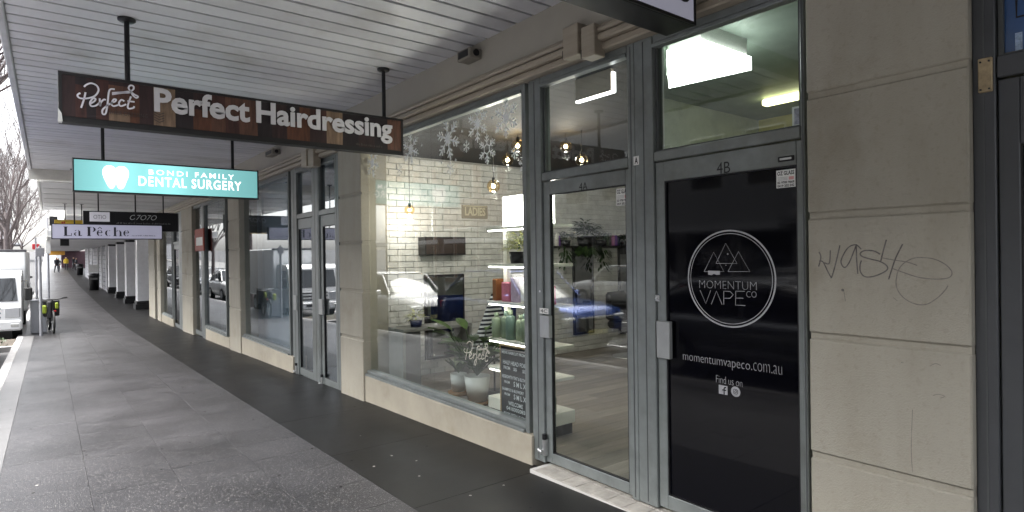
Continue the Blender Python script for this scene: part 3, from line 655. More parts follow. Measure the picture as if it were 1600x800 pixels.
# sign 1
Y1 = 5.47; X0, X1 = onY(91, 150, Y1).x, onY(630, 210, Y1).x; Z0, Z1 = onY(91, 187, Y1).z - .01, onY(91, 110, Y1).z
S1 = hanging_sign('hanging_sign', 'brown timber-look sign with white hairdressing lettering and a script logo', Y1, X0, X1, Z0, Z1, .11, (onY(199, 100, Y1 + .05).x, onY(600, 150, Y1 + .05).x), ZC, mat('sign_black', (.012, .011, .012), .5, var=.3), .022, .019)
WB = {}
def wood(k, c):
    return mat('print_wood_' + k, c, .55, var=.45, scale=14, stretch=(3, 1, .35), bump=0)
cols = [('a', (.030,.012,.012)), ('b', (.055,.018,.014)), ('c', (.10,.042,.026)), ('d', (.20,.13,.085)), ('e', (.014,.008,.010)), ('f', (.09,.030,.014)), ('g', (.045,.028,.024))]
wm = [wood(*c) for c in cols]
s = MB(); zf0, zf1 = Z0 + .045, Z1 - .022
segs = [(93,118,0,0,1),(118,135,1,0,.8),(118,135,4,.8,1),(135,150,4,0,.6),(135,150,0,.6,1),(150,170,1,0,1),(170,203,2,.2,.9),(170,203,3,0,.2),(170,203,0,.9,1),(203,218,5,0,.7),(203,218,1,.7,1),(218,240,0,0,1),
 (240,274,3,0,1),(274,302,4,0,1),(302,330,5,0,.55),(302,330,0,.55,1),(330,352,2,0,.4),(330,352,1,.4,1),(352,374,1,0,.5),(352,374,2,.5,1),(374,402,2,0,1),(402,425,4,0,1),(425,448,0,0,1),(448,468,5,0,.55),(448,468,4,.55,1),(468,484,5,0,1),(484,510,0,.0,.6),(484,510,1,.6,1),(510,535,3,0,1),(535,560,4,0,1),(560,585,0,0,.7),(560,585,4,.7,1),(585,605,4,0,1),(605,627,2,0,1)]
for (a, b, mi, f0, f1) in segs:
    rect(s, PY(Y1 + .004), onY(a, 160, Y1).x, onY(b, 160, Y1).x - .0, zf0 + (zf1-zf0)*f0, zf0 + (zf1-zf0)*f1, 0, mi)
bld(s, 'printed_face', wm, S1)
s = MB()
def s1u(px, py): q = onY(px, py, Y1); return (q.x, q.z)
L1 = mat('sign_letter', (.62, .60, .63), .5, var=.04)
a, b = s1u(240, 137), s1u(613, 0)
kx = lambda px: onY(px, 180, Y1).x
zz_ = lambda px, py: onY(px, py, Y1).z
s = MB(); text_mb('Perfect', PY(Y1), kx(241), kx(390), zz_(245, 175), zz_(245, 137), .012, bold=.03, mb=s)
zcap = (zz_(410, 158), zz_(410, 193)); s2 = MB()
cap = zz_(250, 138) - zz_(250, 174)
text_mb('Hairdressing', PY(Y1), kx(400), kx(612), zz_(250, 175) - cap*.28, zz_(250, 175) + cap*1.06, .012, bold=.03, mb=s2)
s.add(s2.v, s2.f); bld(s, 'raised_letters', L1, S1)
s = MB()
for st in SCRIPT: 
    pts = [onY(60 + p[0]/5.333, 80 + p[1]/5.333, Y1) for p in smooth(st, 5)]
    ribbon(s, PY(Y1), [(p.x, p.z) for p in pts], .012, .012)
bld(s, 'script_logo', mat('script_white', (.80, .78, .84), .5), S1)
s = MB(); a = onY(172, 175, Y1); b = onY(231, 185, Y1); text_mb('HAIR DRESSING', PY(Y1), a.x, b.x, a.z - .016, a.z + .014, .002, mb=s, spacing=1.1)
bld(s, 'script_subtitle', mat('dark_print', (.06, .045, .04), .5), S1); s = MB()
for k in range(4):
    c = onY(249, 178 + k*4, Y1); ribbon(s, PY(Y1), [(c.x - .035, c.z + .012), (c.x, c.z - .006), (c.x + .035, c.z + .012)], .006, .001)
bld(s, 'dark_print', mat('dark_print', (.06, .045, .04), .5), S1); s = MB(); tiny_print(s, PY(Y1), onY(553, 0, Y1).x, onY(594, 0, Y1).x, zf0 + .012, zf0 + .036)
bld(s, 'dark_print', mat('dark_print', (.06, .045, .04), .5), S1)
s = MB(); q = onY(92, 176, Y1); s.add([(X0 - .003, Y1 - .002, Z0 + .10), (X0 + .018, Y1 - .002, Z0 + .06), (X0 + .024, Y1 - .002, Z0), (X0 - .003, Y1 - .002, Z0)], [(0, 3, 2, 1)]); s.box(X0 - .003, X0 + .02, Y1 - .001, Y1 + .06, Z0 - .002, Z0 + .03); bld(s, 'chipped_corner', WHITE, S1)
# sign 2: lit teal dental sign
Y2 = 9.3; X0, X1 = onY(113, 270, Y2).x, onY(404, 290, Y2).x; Z0, Z1 = onY(113, 299, Y2).z, onY(113, 246, Y2).z
S2 = hanging_sign('lit_sign', 'lit turquoise dental surgery sign with a white tooth', Y2, X0, X1, Z0, Z1, .14, (onY(161, 220, Y2).x, onY(365, 240, Y2).x), ZC, BLACK, .018, .02)
def teal():
    m = bpy.data.materials.new('lit_teal'); m.use_nodes = True; n = m.node_tree.nodes; l = m.node_tree.links; p = n['Principled BSDF']; p.inputs['Base Color'].default_value = (.04, .14, .15, 1); p.inputs['Roughness'].default_value = .25
    g = n.new('ShaderNodeNewGeometry'); sp = n.new('ShaderNodeSeparateXYZ'); l.new(g.outputs['Position'], sp.inputs[0])
    r = n.new('ShaderNodeMapRange'); r.inputs['From Min'].default_value = X0; r.inputs['From Max'].default_value = X1; l.new(sp.outputs[0], r.inputs[0])
    c = n.new('ShaderNodeValToRGB'); c.color_ramp.elements[0].color = (.50, .50, .50, 1); c.color_ramp.elements[1].color = (.44, .44, .44, 1)
    for pos, v in ((.13, .72), (.22, 1.0), (.34, .84), (.47, 1.0), (.62, .70), (.85, .52)): e = c.color_ramp.elements.new(pos); e.color = (v, v, v, 1)
    l.new(r.outputs[0], c.inputs[0]); p.inputs['Emission Color'].default_value = (.40, .98, .98, 1)
    mm = n.new('ShaderNodeMath'); mm.operation = 'MULTIPLY'; mm.inputs[1].default_value = .118; l.new(c.outputs[0], mm.inputs[0]); l.new(mm.outputs[0], p.inputs['Emission Strength'])
    return m
s = MB(); rect(s, PY(Y2 + .004), X0 + .018, X1 - .018, Z0 + .018, Z1 - .018, 0); bld(s, 'lit_face', teal(), S2)
s = MB(); hx = X1 - X0; hz = Z1 - Z0
ux = lambda f: X0 + hx*f; vz = lambda f: Z0 + hz*f
P2 = PY(Y2)
text_mb('BONDI FAMILY', P2, ux(.371), ux(.848), vz(.635), vz(.80), .001, bold=.008, spacing=1.35, mb=s)
text_mb('DENTAL SURGERY', P2, ux(.318), ux(.892), vz(.265), vz(.575), .001, bold=.018, spacing=1.16, mb=s)
tooth = smooth([(.5,.90),(.36,1.0),(.14,.99),(.0,.82),(.0,.58),(.10,.30),(.22,.06),(.34,.0),(.45,.10),(.50,.30),(.55,.10),(.66,.0),(.80,.06),(.90,.30),(1.,.58),(1.,.82),(.86,.99),(.64,1.0),(.5,.90)], 4)[:-1]
ax, bx_, az, bz = ux(.142), ux(.268), vz(.13), vz(.83)
s.add([P2(ax + (bx_-ax)*p[0], az + (bz-az)*p[1], .001) for p in tooth], [tuple(range(len(tooth)))], 0)
bld(s, 'white_lettering', LIT('lit_white', (1, 1, .98), .22), S2)
# sign 3: La Peche (white), sign 4: dark one behind, sign 5 yellow
Y3 = 15.2; X0, X1 = onY(80, 360, Y3).x, onY(254, 360, Y3).x; Z0, Z1 = onY(80, 373.5, Y3).z, onY(80, 349, Y3).z
S3 = hanging_sign('hanging_sign', 'long white sign with black serif lettering below the teal sign', Y3, X0, X1, Z0, Z1, .14, (onY(116, 320, Y3).x, onY(212, 320, Y3).x), 1.885, mat('sign_navy', (.010, .010, .02), .5), .016, .014)
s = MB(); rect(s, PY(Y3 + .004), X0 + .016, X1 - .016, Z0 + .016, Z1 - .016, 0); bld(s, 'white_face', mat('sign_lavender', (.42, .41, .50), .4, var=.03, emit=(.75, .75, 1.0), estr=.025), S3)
s = MB(); q = lambda px: onY(px, 360, Y3).x; P3 = PY(Y3); zb_ = onY(100, 368.5, Y3).z; H = onY(100, 354, Y3).z - zb_
def blk(a, b, f0, f1): rect(s, P3, q(a), q(b), zb_ + H*f0, zb_ + H*f1, .001)
def serifs(a, b, f): blk(a, b, f, f + .06)
# L a P e c h e with thick stems and hair serifs
blk(100.5, 104.6, 0, 1); serifs(99.4, 106, .94); serifs(99.4, 112, 0); blk(111, 112, .0, .3)
def bowl(cx, cz, rx, rz, thick, a0, a1, n=14):
    pts = []
    xc = q(cx); k = (q(cx+1) - xc)
    for i in range(n+1):
        a = R(a0 + (a1-a0)*i/n); pts.append((a, xc + rx*k*cos(a), zb_ + H*(cz + rz*sin(a))))
    for (a, x, z), (a2, x2, z2) in zip(pts, pts[1:]):
        t = thick*k*(.18 + .82*abs(cos((a+a2)/2))); sg = 1
        s.add([P3(x - t/2, z, .001), P3(x + t/2, z, .001), P3(x2 + t/2, z2, .001), P3(x2 - t/2, z2, .001)], [(0, 1, 2, 3)])
def let_e(cx): bowl(cx, .33, 3.6, .33, 2.6, 40, 320); blk(cx-3.2, cx+3.4, .34, .41); bowl(cx, .36, 3.3, .28, 1.6, 0, 60)
bld(s, 'letter', mat('navy_print', (.008, .008, .018), .5), S3); s = MB()
blk(122.5, 125.3, 0, .55); bowl(120.5, .46, 3.3, .2, 1.8, 30, 160); bowl(120, .2, 3.4, .2, 2.4, 90, 300); blk(123, 128, 0, .07)
bld(s, 'letter', mat('navy_print', (.008, .008, .018), .5), S3); s = MB()
blk(137, 141, 0, 1); serifs(136, 142.2, 0); serifs(136, 143, .94); bowl(143.8, .72, 4.2, .27, 3.2, -90, 90)
bld(s, 'letter', mat('navy_print', (.008, .008, .018), .5), S3); s = MB()
let_e(156); ribbon(s, P3, [(q(153), zb_ + H*.80), (q(156), zb_ + H*1.0), (q(159), zb_ + H*.80)], .014, .0012)
bld(s, 'letter', mat('navy_print', (.008, .008, .018), .5), S3); s = MB()
bowl(169.3, .33, 3.8, .33, 2.8, 50, 310)
bld(s, 'letter', mat('navy_print', (.008, .008, .018), .5), S3); s = MB()
blk(178, 181.3, 0, 1); serifs(177, 182.6, 0); bowl(185, .42, 3.0, .24, 2.4, 0, 150); blk(187, 189.7, 0, .45); serifs(186, 191, 0)
bld(s, 'letter', mat('navy_print', (.008, .008, .018), .5), S3); s = MB()
let_e(197.5)
bld(s, 'letter', mat('navy_print', (.008, .008, .018), .5), S3); s = MB()
tiny_print(s, P3, q(206), q(243), zb_ + H*.02, zb_ + H*.14)
bld(s, 'small_print', mat('navy_print', (.008, .008, .018), .5), S3)
Y4 = 17.0; X0, X1 = onY(130, 345, Y4).x, onY(279, 345, Y4).x; Z0, Z1 = onY(200, 361, Y4).z, onY(200, 331, Y4).z
S4 = hanging_sign('hanging_sign', 'black sign with a small white panel behind the white serif sign', Y4, X0, X1, Z0, Z1, .22, (onY(154, 320, Y4).x, onY(256, 320, Y4).x), 1.66, BLACK, .02, .014)
s = MB(); P4 = PY(Y4); q = lambda px: onY(px, 345, Y4).x; v = lambda py: onY(200, py, Y4).z
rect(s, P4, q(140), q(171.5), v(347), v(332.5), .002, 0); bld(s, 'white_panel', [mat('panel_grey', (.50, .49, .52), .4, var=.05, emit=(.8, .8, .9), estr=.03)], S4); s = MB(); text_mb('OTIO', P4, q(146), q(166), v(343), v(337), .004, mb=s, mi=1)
text_mb('O7O7O', P4, q(203), q(245), v(343.5), v(335.5), .003, bold=-.005, shear=.35, mb=s, mi=2); bld(s, 'sign_lettering', [MT['panel_grey'], mat('mid_grey_print', (.16, .16, .17), .5), DECAL], S4); s = MB(); tiny_print(s, P4, q(182), q(266), v(350), v(347.5), .003, 1)
bld(s, 'small_print', [DECAL, MT['mid_grey_print']], S4)['kind'] = 'stuff'
Y5 = 21.5; X0, X1 = onY(85, 347, Y5).x, onY(132, 347, Y5).x
S5 = hanging_sign('hanging_sign', 'thin yellow sign just above the white serif sign', Y5, X0, X1, onY(100, 362, Y5).z, onY(100, 343.5, Y5).z, .15, (onY(95, 347, Y5).x + .1, onY(128, 347, Y5).x), 1.66, mat('yellow_sign', (.50, .34, .03), .5, var=.2, scale=3), .02, .012)
s = MB(); tiny_print(s, PY(Y5), onY(96, 347, Y5).x, onY(104, 347, Y5).x, onY(100, 349, Y5).z, onY(100, 345, Y5).z); bld(s, 'red_print', mat('red_print', (.4, .03, .02), .5), S5)
Y6 = 26.0; S6 = hanging_sign('hanging_sign', 'small dark square sign hanging under the far canopy edge', Y6, onY(77, 340, Y6).x, onY(90, 340, Y6).x, onY(80, 352, Y6).z, onY(80, 338, Y6).z, .3, (), 1.5, BLACK)
Y7 = 33; S7 = hanging_sign('hanging_sign', 'low dark sign under the colonnade canopy', Y7, onY(94, 376, Y7).x, onY(108, 376, Y7).x, onY(100, 384, Y7).z, onY(100, 373, Y7).z, .3, (onY(101, 376, Y7).x,), .98, BLACK)
# near sign at top
q0, q1 = onX(1088, 40, 2.93), onX(1041, 57, 2.93)
YN, XN, ZN = q0.y, 2.93, q0.z
SN = hanging_sign('hanging_sign', 'nearest overhead sign with a pale face, cut by the top of the picture', YN, XN - 2.3, XN, ZN, ZN + .42, q1.y - q0.y, (XN - .5, XN - 1.9), ZC, BLACK, .018, .019)
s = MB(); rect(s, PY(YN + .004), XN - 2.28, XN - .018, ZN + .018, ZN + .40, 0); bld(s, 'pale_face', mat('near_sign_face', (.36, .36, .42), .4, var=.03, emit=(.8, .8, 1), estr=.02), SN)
s = MB(); c = onY(1070, 0, YN); text_mb('S', PY(YN), c.x - .06, c.x + .048, c.z - .012, c.z + .17, .003, mb=s); bld(s, 'dark_lettering', BLACK, SN)

# small devices on the ceiling/fascia
def camera_box(px0, px1, py0, py1, label, X=3.0):
    q0, q1 = onX(px0, py0, X), onX(px1, py1, X); T = thing('security_camera', label, 'camera', (X, (q0.y+q1.y)/2, q1.z))
    wy = abs(q0.y - q1.y); s = MB(); s.cbox(2.93, 3.06, q1.y + wy*.1, q0.y - wy*.1, q1.z, q1.z + .09, .008); bld(s, 'housing', mat('beige_plastic', (.22, .20, .17), .5), T)
    s = MB(); s.tube([(2.995, q1.y + wy*.1 + .002, q1.z + .045), (2.995, q1.y + wy*.1 - .012, q1.z + .045)], .03, 14); s.cbox(2.925, 2.932, q1.y + wy*.2, q0.y - wy*.2, q1.z + .015, q1.z + .075, .003); bld(s, 'lens', BLACK, T)
camera_box(721, 747, 64, 89, 'small dark camera box where the slatted soffit meets the fascia above the salon'); camera_box(419, 434, 228, 240, 'distant camera box on the fascia above the frosted window')

# ------------------------------------------------------------------ salon interior
ZF = -1.64; XB = 9.2; YP = 7.2; YL = 2.60; ZCE = 1.345
fl_ = MB(); fl_.box(3.22, XB, YL, YP + .1, ZF - .08, ZF - .012); SF = fl_.build('salon_floor', mat('floor_gap', (.03, .02, .015), .8)); tag(SF, kind='structure')
WF = [mat('floor_oak_' + str(k), c, .34, var=.22, scale=3, stretch=(.5, 5, 1), bump=.1, bscale=20) for k, c in enumerate([(.28,.24,.21), (.34,.295,.26), (.23,.20,.175)])]
pl = []
for k in range(3):
    s = MB(); s.cbox(-.75, .75, -.095, .095, -.012, 0, .002); o = s.build('floor_plank', WF[k], SF); pl.append(o); o.location = (3.22 + .75 + k*1.5, YL + .1 , ZF)
yy = YL + .1; r = 0; used = 0
while yy < YP:
    x = 3.225 - ((r * .53) % 1.5)
    while x < XB:
        a_, b_ = max(x, 3.222), min(x + 1.498, XB)
        if b_ - a_ > .06:
            if used < 3: o = pl[used]; o.location = ((a_+b_)/2, yy, ZF); used += 1
            else: o = dup(random.choice(pl), SF, ((a_+b_)/2, yy, ZF))
            o.scale = ((b_-a_)/1.5, 1, 1)
        x += 1.5
    yy += .1925; r += 1
def prism(mb, poly, z0, z1, mi=0):
    n = len(poly); return mb.add([(x, y, z0) for x, y in poly] + [(x, y, z1) for x, y in poly], [tuple(range(n))[::-1], tuple(range(n, 2*n))] + [(i, (i+1) % n, (i+1) % n + n, i + n) for i in range(n)], mi)
PART = [(3.16, 2.60), (4.90, 4.02), (9.25, 4.02)]
s = MB(); prism(s, [(3.16, 2.63), (4.89, 4.05), (9.3, 4.05), (9.3, 7.3), (3.16, 7.3)], ZCE, ZCE + .05); SC = s.build('salon_ceiling', mat('black_ceiling', (.012, .011, .013), .7)); tag(SC, kind='structure')
s = MB(); s.box(3.16, XB, YP + .03, YP + .2, ZF, ZCE); s.box(XB, XB + .1, YL, YP + .2, ZF, ZCE); SWL = s.build('salon_wall', MORTAR); tag(SWL, kind='structure')
s = MB()
for (a, b), (c, d) in zip(PART, PART[1:]): prism(s, [(a, b - .05), (c, d - .05), (c, d), (a, b)], ZF - .1, 1.66)
tag(s.build('partition_wall', mat('partition_paint', (.46, .50, .44), .6)), kind='structure')
# painted bricks: the 300 that show largest are pieces, the rest one mesh
bw, bh = .236, .082; bproto = None; allb = []
nr = int((ZCE - ZF) / bh)
for rr2 in range(nr + 1):
    z = ZF + bh*(rr2 + .5)
    for k in range(int((XB - 3.2) / bw) + 1):
        x = 3.2 + bw*(k + .5) + (bw/2 if rr2 % 2 else 0)
        if x > XB - .1 or z > ZCE: continue
        allb.append((x, z))
rest = MB(); nb = 0
vis = sorted(allb, key=lambda p: abs(p[0] - 4.35) + .001*abs(p[1]))
near = set(vis[:290])
for (x, z) in allb:
    if (x, z) in near:
        if bproto is None:
            s = MB(); s.cbox(-bw/2 + .0035, bw/2 - .0035, -.02, .02, -bh/2 + .0035, bh/2 - .0035, .004); bproto = s.build('brick', WBRICK, SWL); bproto.location = (x, YP + .012, z)
        else: dup(bproto, SWL, (x, YP + .012 + random.uniform(-.006, .004), z), (random.gauss(0, .008), 0, random.gauss(0, .006)))
    else: rest.cbox(x - bw/2 + .0035, x + bw/2 - .0035, YP - .008 + random.uniform(-.004, .004), YP + .03, z - bh/2 + .0035, z + bh/2 - .0035, .004)
tag(rest.build('brickwork', WBRICK, SWL), kind='stuff')

# pendants
AMB = glass('amber_globe', (1, .86, .62), 1.5)
BULB = mat('bulb', (1, .9, .7), .4, var=0, emit=(1, .78, .48), estr=9)
def pendant(px, py, X, label, r=.075, watts=14, n=0):
    q = onX(px, py, X); T = thing('pendant_lamp', label, 'lamp', q, 0, 'globe pendants in the salon')
    s = MB(); s.ball((0, 0, 0), r, 20); s.build('glass_globe', AMB, T)
    s = MB(); s.ball((0, 0, 0), r*.30, 10); s.build('bulb', BULB, T)
    s = MB(); s.tube([(0, 0, r*.3), (0, 0, ZCE - q.z)], .004, 6); s.tube([(0, 0, r*.55), (0, 0, r*1.3)], .018, 10); s.build('cord', BLACK, T)
    l = bpy.data.lights.new('lamp', 'POINT'); l.energy = watts; l.color = (1, .93, .84); l.shadow_soft_size = r*.6; lo = bpy.data.objects.new('lamp_light', l); COL.objects.link(lo); lo.parent = T; lo.location = (0, 0, -r - .05)
for px, py, X, lb, r_, wt in ((809, 228, 4.2, 'amber globe pendant highest in the salon window', .075, .9), (793, 250, 4.3, 'amber globe pendant just left of the highest one', .07, .9), (884, 229, 4.6, 'amber globe pendant left behind the 4A fanlight', .07, .9),
        (909, 250, 4.6, 'amber globe pendant right behind the 4A fanlight', .07, .9), (771, 291, 4.0, 'bright low globe pendant above the shelf unit', .075, 4.5), (640, 328, 3.66, 'bright globe pendant near the white brick wall', .065, 1.7)):
    pendant(px, py, X, lb, r_, wt)
# strong work light over the left bay (out of frame fixture seen as glow)
# white display shelving by the window
XS0, XS1, YS0, YS1 = 3.5, 3.78, 3.95, 4.92
SH = thing('display_shelf', 'white display shelf unit of hair products inside the salon window', 'shelf', ((XS0+XS1)/2, (YS0+YS1)/2, ZF))
WSH = mat('white_laminate', (.80, .78, .72), .4, var=.03)
def zs(px, py, X=3.5): return onX(px, py, X).z
lev = [zs(800, 353), zs(800, 412), zs(800, 473), zs(800, 533), zs(862, 594), ]
for z in lev: s = MB(); s.cbox(XS0, XS1, YS0, YS1, z - .028, z, .003); bld(s, 'shelf', WSH, SH)
s = MB(); s.cbox(XS0, XS1, YS0, YS1, ZF + .10, zs(862, 648), .004); bld(s, 'base_box', WSH, SH)
s = MB(); s.box(XS0 + .02, XS1 - .02, YS0 + .02, YS1 - .02, ZF, ZF + .10); bld(s, 'plinth', BLACK, SH)
for z in lev: s = MB(); s.box(XS0 + .005, XS0 + .02, YS0 + .03, YS1 - .03, z - .040, z - .0285); bld(s, 'led_strip', mat('led_strip', (1, 1, 1), .5, var=0, emit=(1, .95, .84), estr=2.6), SH)
for yp in (4.30, 4.75): s = MB(); s.box(XS0 + .11, XS0 + .15, yp - .03, yp + .03, zs(862, 648), lev[0] - .03); bld(s, 'post', WSH, SH)
T = thing('light_box', 'glowing white light box on top of the display shelf', 'light box', (3.62, 4.42, lev[0]))
yb0, yb1 = yx(828, 3.58), yx(786, 3.58)
s = MB(); s.cbox(3.58, 3.68, yb0 - .25, yb1, lev[0] + .003, zs(800, 306, 3.58), .006); bld(s, 'lit_panel', mat('lit_panel', (.8, .8, .75), .5, var=0, emit=(1, .97, .88), estr=3.2), T)
# products
random.seed(3)
def bottle(loc, h, r, m, label, group, capm=None, pump=False):
    T = thing('bottle', label, 'bottle', loc, 0, group)
    s = MB(); s.lathe((0, 0, 0), [(.001, 0), (r, .0), (r, h*.72), (r*.85, h*.78), (r*.4, h*.82), (r*.4, h*.84)], 12); s.build('bottle_body', m, T)
    s = MB(); s.lathe((0, 0, h*.84), [(r*.5, 0), (r*.5, h*.14), (.001, h*.16)], 10)
    if pump: s.tube([(0, 0, h*.98), (0, 0, h*1.12), (-r*1.3, 0, h*1.12)], r*.15, 6)
    s.build('cap', capm or BLACK, T); return T
GB = [mat('sage_bottle', (.30, .36, .25), .35, var=.05), mat('olive_bottle', (.22, .28, .19), .35, var=.05), mat('teal_bottle', (.17, .25, .21), .35, var=.05)]
for i in range(7):
    y = YS1 - .08 - i*.115; bottle((XS0 + .06 + (i % 2)*.035, y, lev[3]), .25 + .02*((i*7) % 3), .050, GB[i % 3], ['leftmost', 'second from left', 'third from left', 'middle', 'third from right', 'second from right', 'rightmost'][i] + ' green shampoo bottle in the row on the middle shelf', 'green shampoo bottles on the middle shelf', GB[(i+1) % 3])
bottle((3.56, 4.03, lev[4]), .17, .035, WSH, 'white bottle on the lower shelf seen through door 4A', None, WSH)
bottle((3.56, 4.62, lev[4]), .26, .03, WSH, 'tall white bottle left of the menu board', None, WSH)
bottle((3.58, 4.02, zs(862, 648)), .17, .028, mat('olive_glass', (.10, .10, .05), .3), 'olive pump bottle on the lowest white box', None, CHROME, True)
PK = [mat('pink_box', (.6, .16, .25), .5, var=.2, scale=20), mat('lilac_box', (.5, .38, .52), .5, var=.2, scale=20), mat('orange_wood', (.28, .10, .03), .5), WSH, mat('navy_box', (.02, .03, .10), .4)]
for i, (mi, w_, h_) in enumerate(((2, .07, .22), (0, .14, .19), (1, .145, .24), (3, .12, .20), (1, .13, .22), (0, .10, .17))):
    y = YS1 - .05 - i*.15; s = MB(); s.cbox(XS0 + .03, XS0 + .14, y - w_, y, lev[2] + .001, lev[2] + h_, .01)
    tag(s.build('product_box', PK[mi]), ['brown rounded block at the left end of the upper shelf', 'pink product carton beside the brown block', 'tall lilac product carton', 'low white product carton', 'lilac carton near the window post', 'small pink carton at the right end of the upper shelf'][i], 'box')
s = MB(); s.cbox(XS0 + .1, XS0 + .2, 4.62, 4.72, lev[2] + .19, lev[2] + .30, .01); 
# leafy plants
LEAF = [mat('leaf_' + str(i), c, .45, var=.3, scale=15) for i, c in enumerate([(.018,.042,.010), (.030,.070,.015), (.055,.105,.022), (.55,.56,.24)])]
def leaf(mb, base, d, ln, wd, droop, mi, n=6):
    d = Vector(d).normalized(); side = d.cross(Vector((0, 0, 1)))
    if side.length < .01: side = Vector((1, 0, 0))
    side.normalize(); vs = []
    for i in range(n+1):
        t = i/n; c = Vector(base) + d*ln*t + Vector((0, 0, -droop*t*t)); wv = wd*sin(pi*min(1, t*.93 + .05))**.8
        vs += [c - side*wv/2 + Vector((0, 0, .12*wd)), c, c + side*wv/2 + Vector((0, 0, .12*wd))]
    mb.add(vs, [f for i in range(n) for f in ((3*i, 3*i+1, 3*i+4, 3*i+3), (3*i+1, 3*i+2, 3*i+5, 3*i+4))], mi, True)
def bushy(mb, c, rad, n, ls, mis=(0, 1, 2), flat=.8):
    for i in range(n):
        a = random.uniform(0, 2*pi); e = random.uniform(-.5, 1.4); rr_ = rad*random.uniform(.2, .9)
        p = Vector(c) + Vector((cos(a)*cos(e), sin(a)*cos(e), sin(e)*flat)) * rr_
        leaf(mb, p, (cos(a), sin(a), random.uniform(-.2, .8)), ls*random.uniform(.6, 1.3), ls*.35, ls*.3, random.choice(mis), 3)
# ------ big potted plant, small pots
POTM = mat('white_pot', (.74, .74, .72), .35, var=.03)
def pot(c, r0, r1, h, label, plantfn, m=POTM):
    T = thing('potted_plant', label, 'plant', c)
    s = MB(); s.lathe((0, 0, 0), [(.001, .012), (r0, .012), (r0 + .004, 0), (r1, h), (r1 - .014, h), (r1 - .02, h - .03), (.001, h - .03)], 24); s.build('pot', m, T)
    s = MB(); plantfn(s, h); s.build('leaves', LEAF, T); return T
# low window platform so that the pots stand where they do
ZP = -1.60
s = MB(); s.cbox(3.20, 3.46, 4.95, 6.95, ZF, ZF + .03, .004); tag(s.build('window_ledge', mat('pale_ledge', (.60, .43, .33), .4, var=.1)), kind='structure')
def big(s, h):
    for i in range(46):
        a = i*2.4; el = .9 + .9*((i*5) % 4)/4; st = Vector((0, 0, h)); d = Vector((cos(a)*.7, sin(a), el*.9)).normalized()
        e = st + d*(.14 + .085*(i % 6)); s.tube([st, e], .006, 5, 0); leaf(s, e, (d.x, d.y, d.z*.25 + .15), .22 + .05*(i % 3), .13, .07, i % 3)
q = onX(746, 616, 3.70); 
pz = .045
T1 = pot((3.70, q.y, ZF + pz), .10, .145, .27, 'large white pot with broad green leaves inside the salon window', big)
def small1(s, h):
    for i in range(12): a = i*2.4; d = Vector((cos(a), sin(a), 1.3)).normalized(); leaf(s, (0, 0, h), d, .26, .07, .05, i % 3)
q2 = onX(713, 611, 3.72); T2 = pot((3.80, yx(714, 3.80), ZF + pz), .075, .10, .20, 'smaller white pot left of the large potted plant', small1)
s = MB()
for T_ in (T1, T2): s.lathe(T_.location - Vector((0, 0, pz)), [(.001, 0), (.12, 0), (.13, .035), (.001, .04)], 20)
tag(s.build('cork_coaster', mat('cork', (.30, .17, .08), .7)), 'wooden saucers under the two white pots', 'saucer')
def spiky(s, h):
    for i in range(46): a = random.uniform(0, 6.3); leaf(s, (0, 0, h + random.uniform(0, .14)), (cos(a), sin(a), random.uniform(.1, 1.6)), random.uniform(.08, .15), .018, .02, 0, 3)
qs = onX(646, 585, 3.75); pot((3.75, qs.y, ZF + .03), .045, .055, .11, 'small dark potted shrub on the floor near the left side of the window', spiky, BLACK)
# menu board
Y0b, Y1b = yx(829, 3.25), yx(779, 3.25); zt_, zb_ = zx(829, 546, 3.25), zx(829, 690, 3.25)
MBD = thing('menu_board', 'black letter board of salon prices in a thin timber frame', 'menu board', (3.25, (Y0b+Y1b)/2, zb_))
s = MB(); s.box(3.252, 3.266, Y0b + .012, Y1b - .012, zb_ + .012, zt_ - .012); bld(s, 'felt_panel', mat('black_felt', (.012, .013, .016), .9, var=.2, scale=60, bump=.3, bscale=200), MBD)
s = MB(); fr = mat('oak_frame', (.36, .25, .13), .5, var=.2, scale=10)
s.cbox(3.245, 3.27, Y0b, Y0b + .014, zb_, zt_, .002); s.cbox(3.245, 3.27, Y1b - .014, Y1b, zb_, zt_, .002); s.cbox(3.245, 3.27, Y0b + .014, Y1b - .014, zb_, zb_ + .014, .002); s.cbox(3.245, 3.27, Y0b + .014, Y1b - .014, zt_ - .014, zt_, .002); bld(s, 'timber_frame', fr, MBD)
s = MB(); u0, u1 = -Y1b + .03, -Y0b - .03; W_ = u1 - u0; Hh = zt_ - zb_ - .04; zt2 = zt_ - .02
for t, a, b, f0, f1 in (('MENS HAIRCUT FROM $25', 0, 1, .045, .085), ('HALF HEAD FOILS', .04, .92, .155, .205), ('FROM', .06, .30, .225, .265), ('$$', .42, .54, .225, .27), ('$$', .74, .86, .225, .27),
     ('REGROWTH TINT & BLOWDRY', 0, 1, .33, .37), ('FROM', .08, .28, .40, .43), ('S M L XL', .42, .92, .39, .45), ('SHAMPOO & BLOWDRY', .0, .78, .485, .52), ('FROM', .08, .28, .545, .575), ('S M L XL', .42, .92, .54, .60),
     ('WELCOME', .22, .74, .635, .685), ('0410302083', .15, .82, .70, .745), ('BOOK WITH US ONLINE', .05, .98, .775, .805), ('FRESHA.', .36, .66, .83, .855),
     ('PERFECT HAIRDRESSING', 0, 1, .885, .925), ('BONDI JUNCTION  T&C', 0, 1, .945, .985)):
    text_mb(t, PX(3.251), u0 + W_*a, u0 + W_*b, zt2 - Hh*f1, zt2 - Hh*f0, .001, bold=.022, mb=s)
bld(s, 'board_letters', DECAL, MBD)
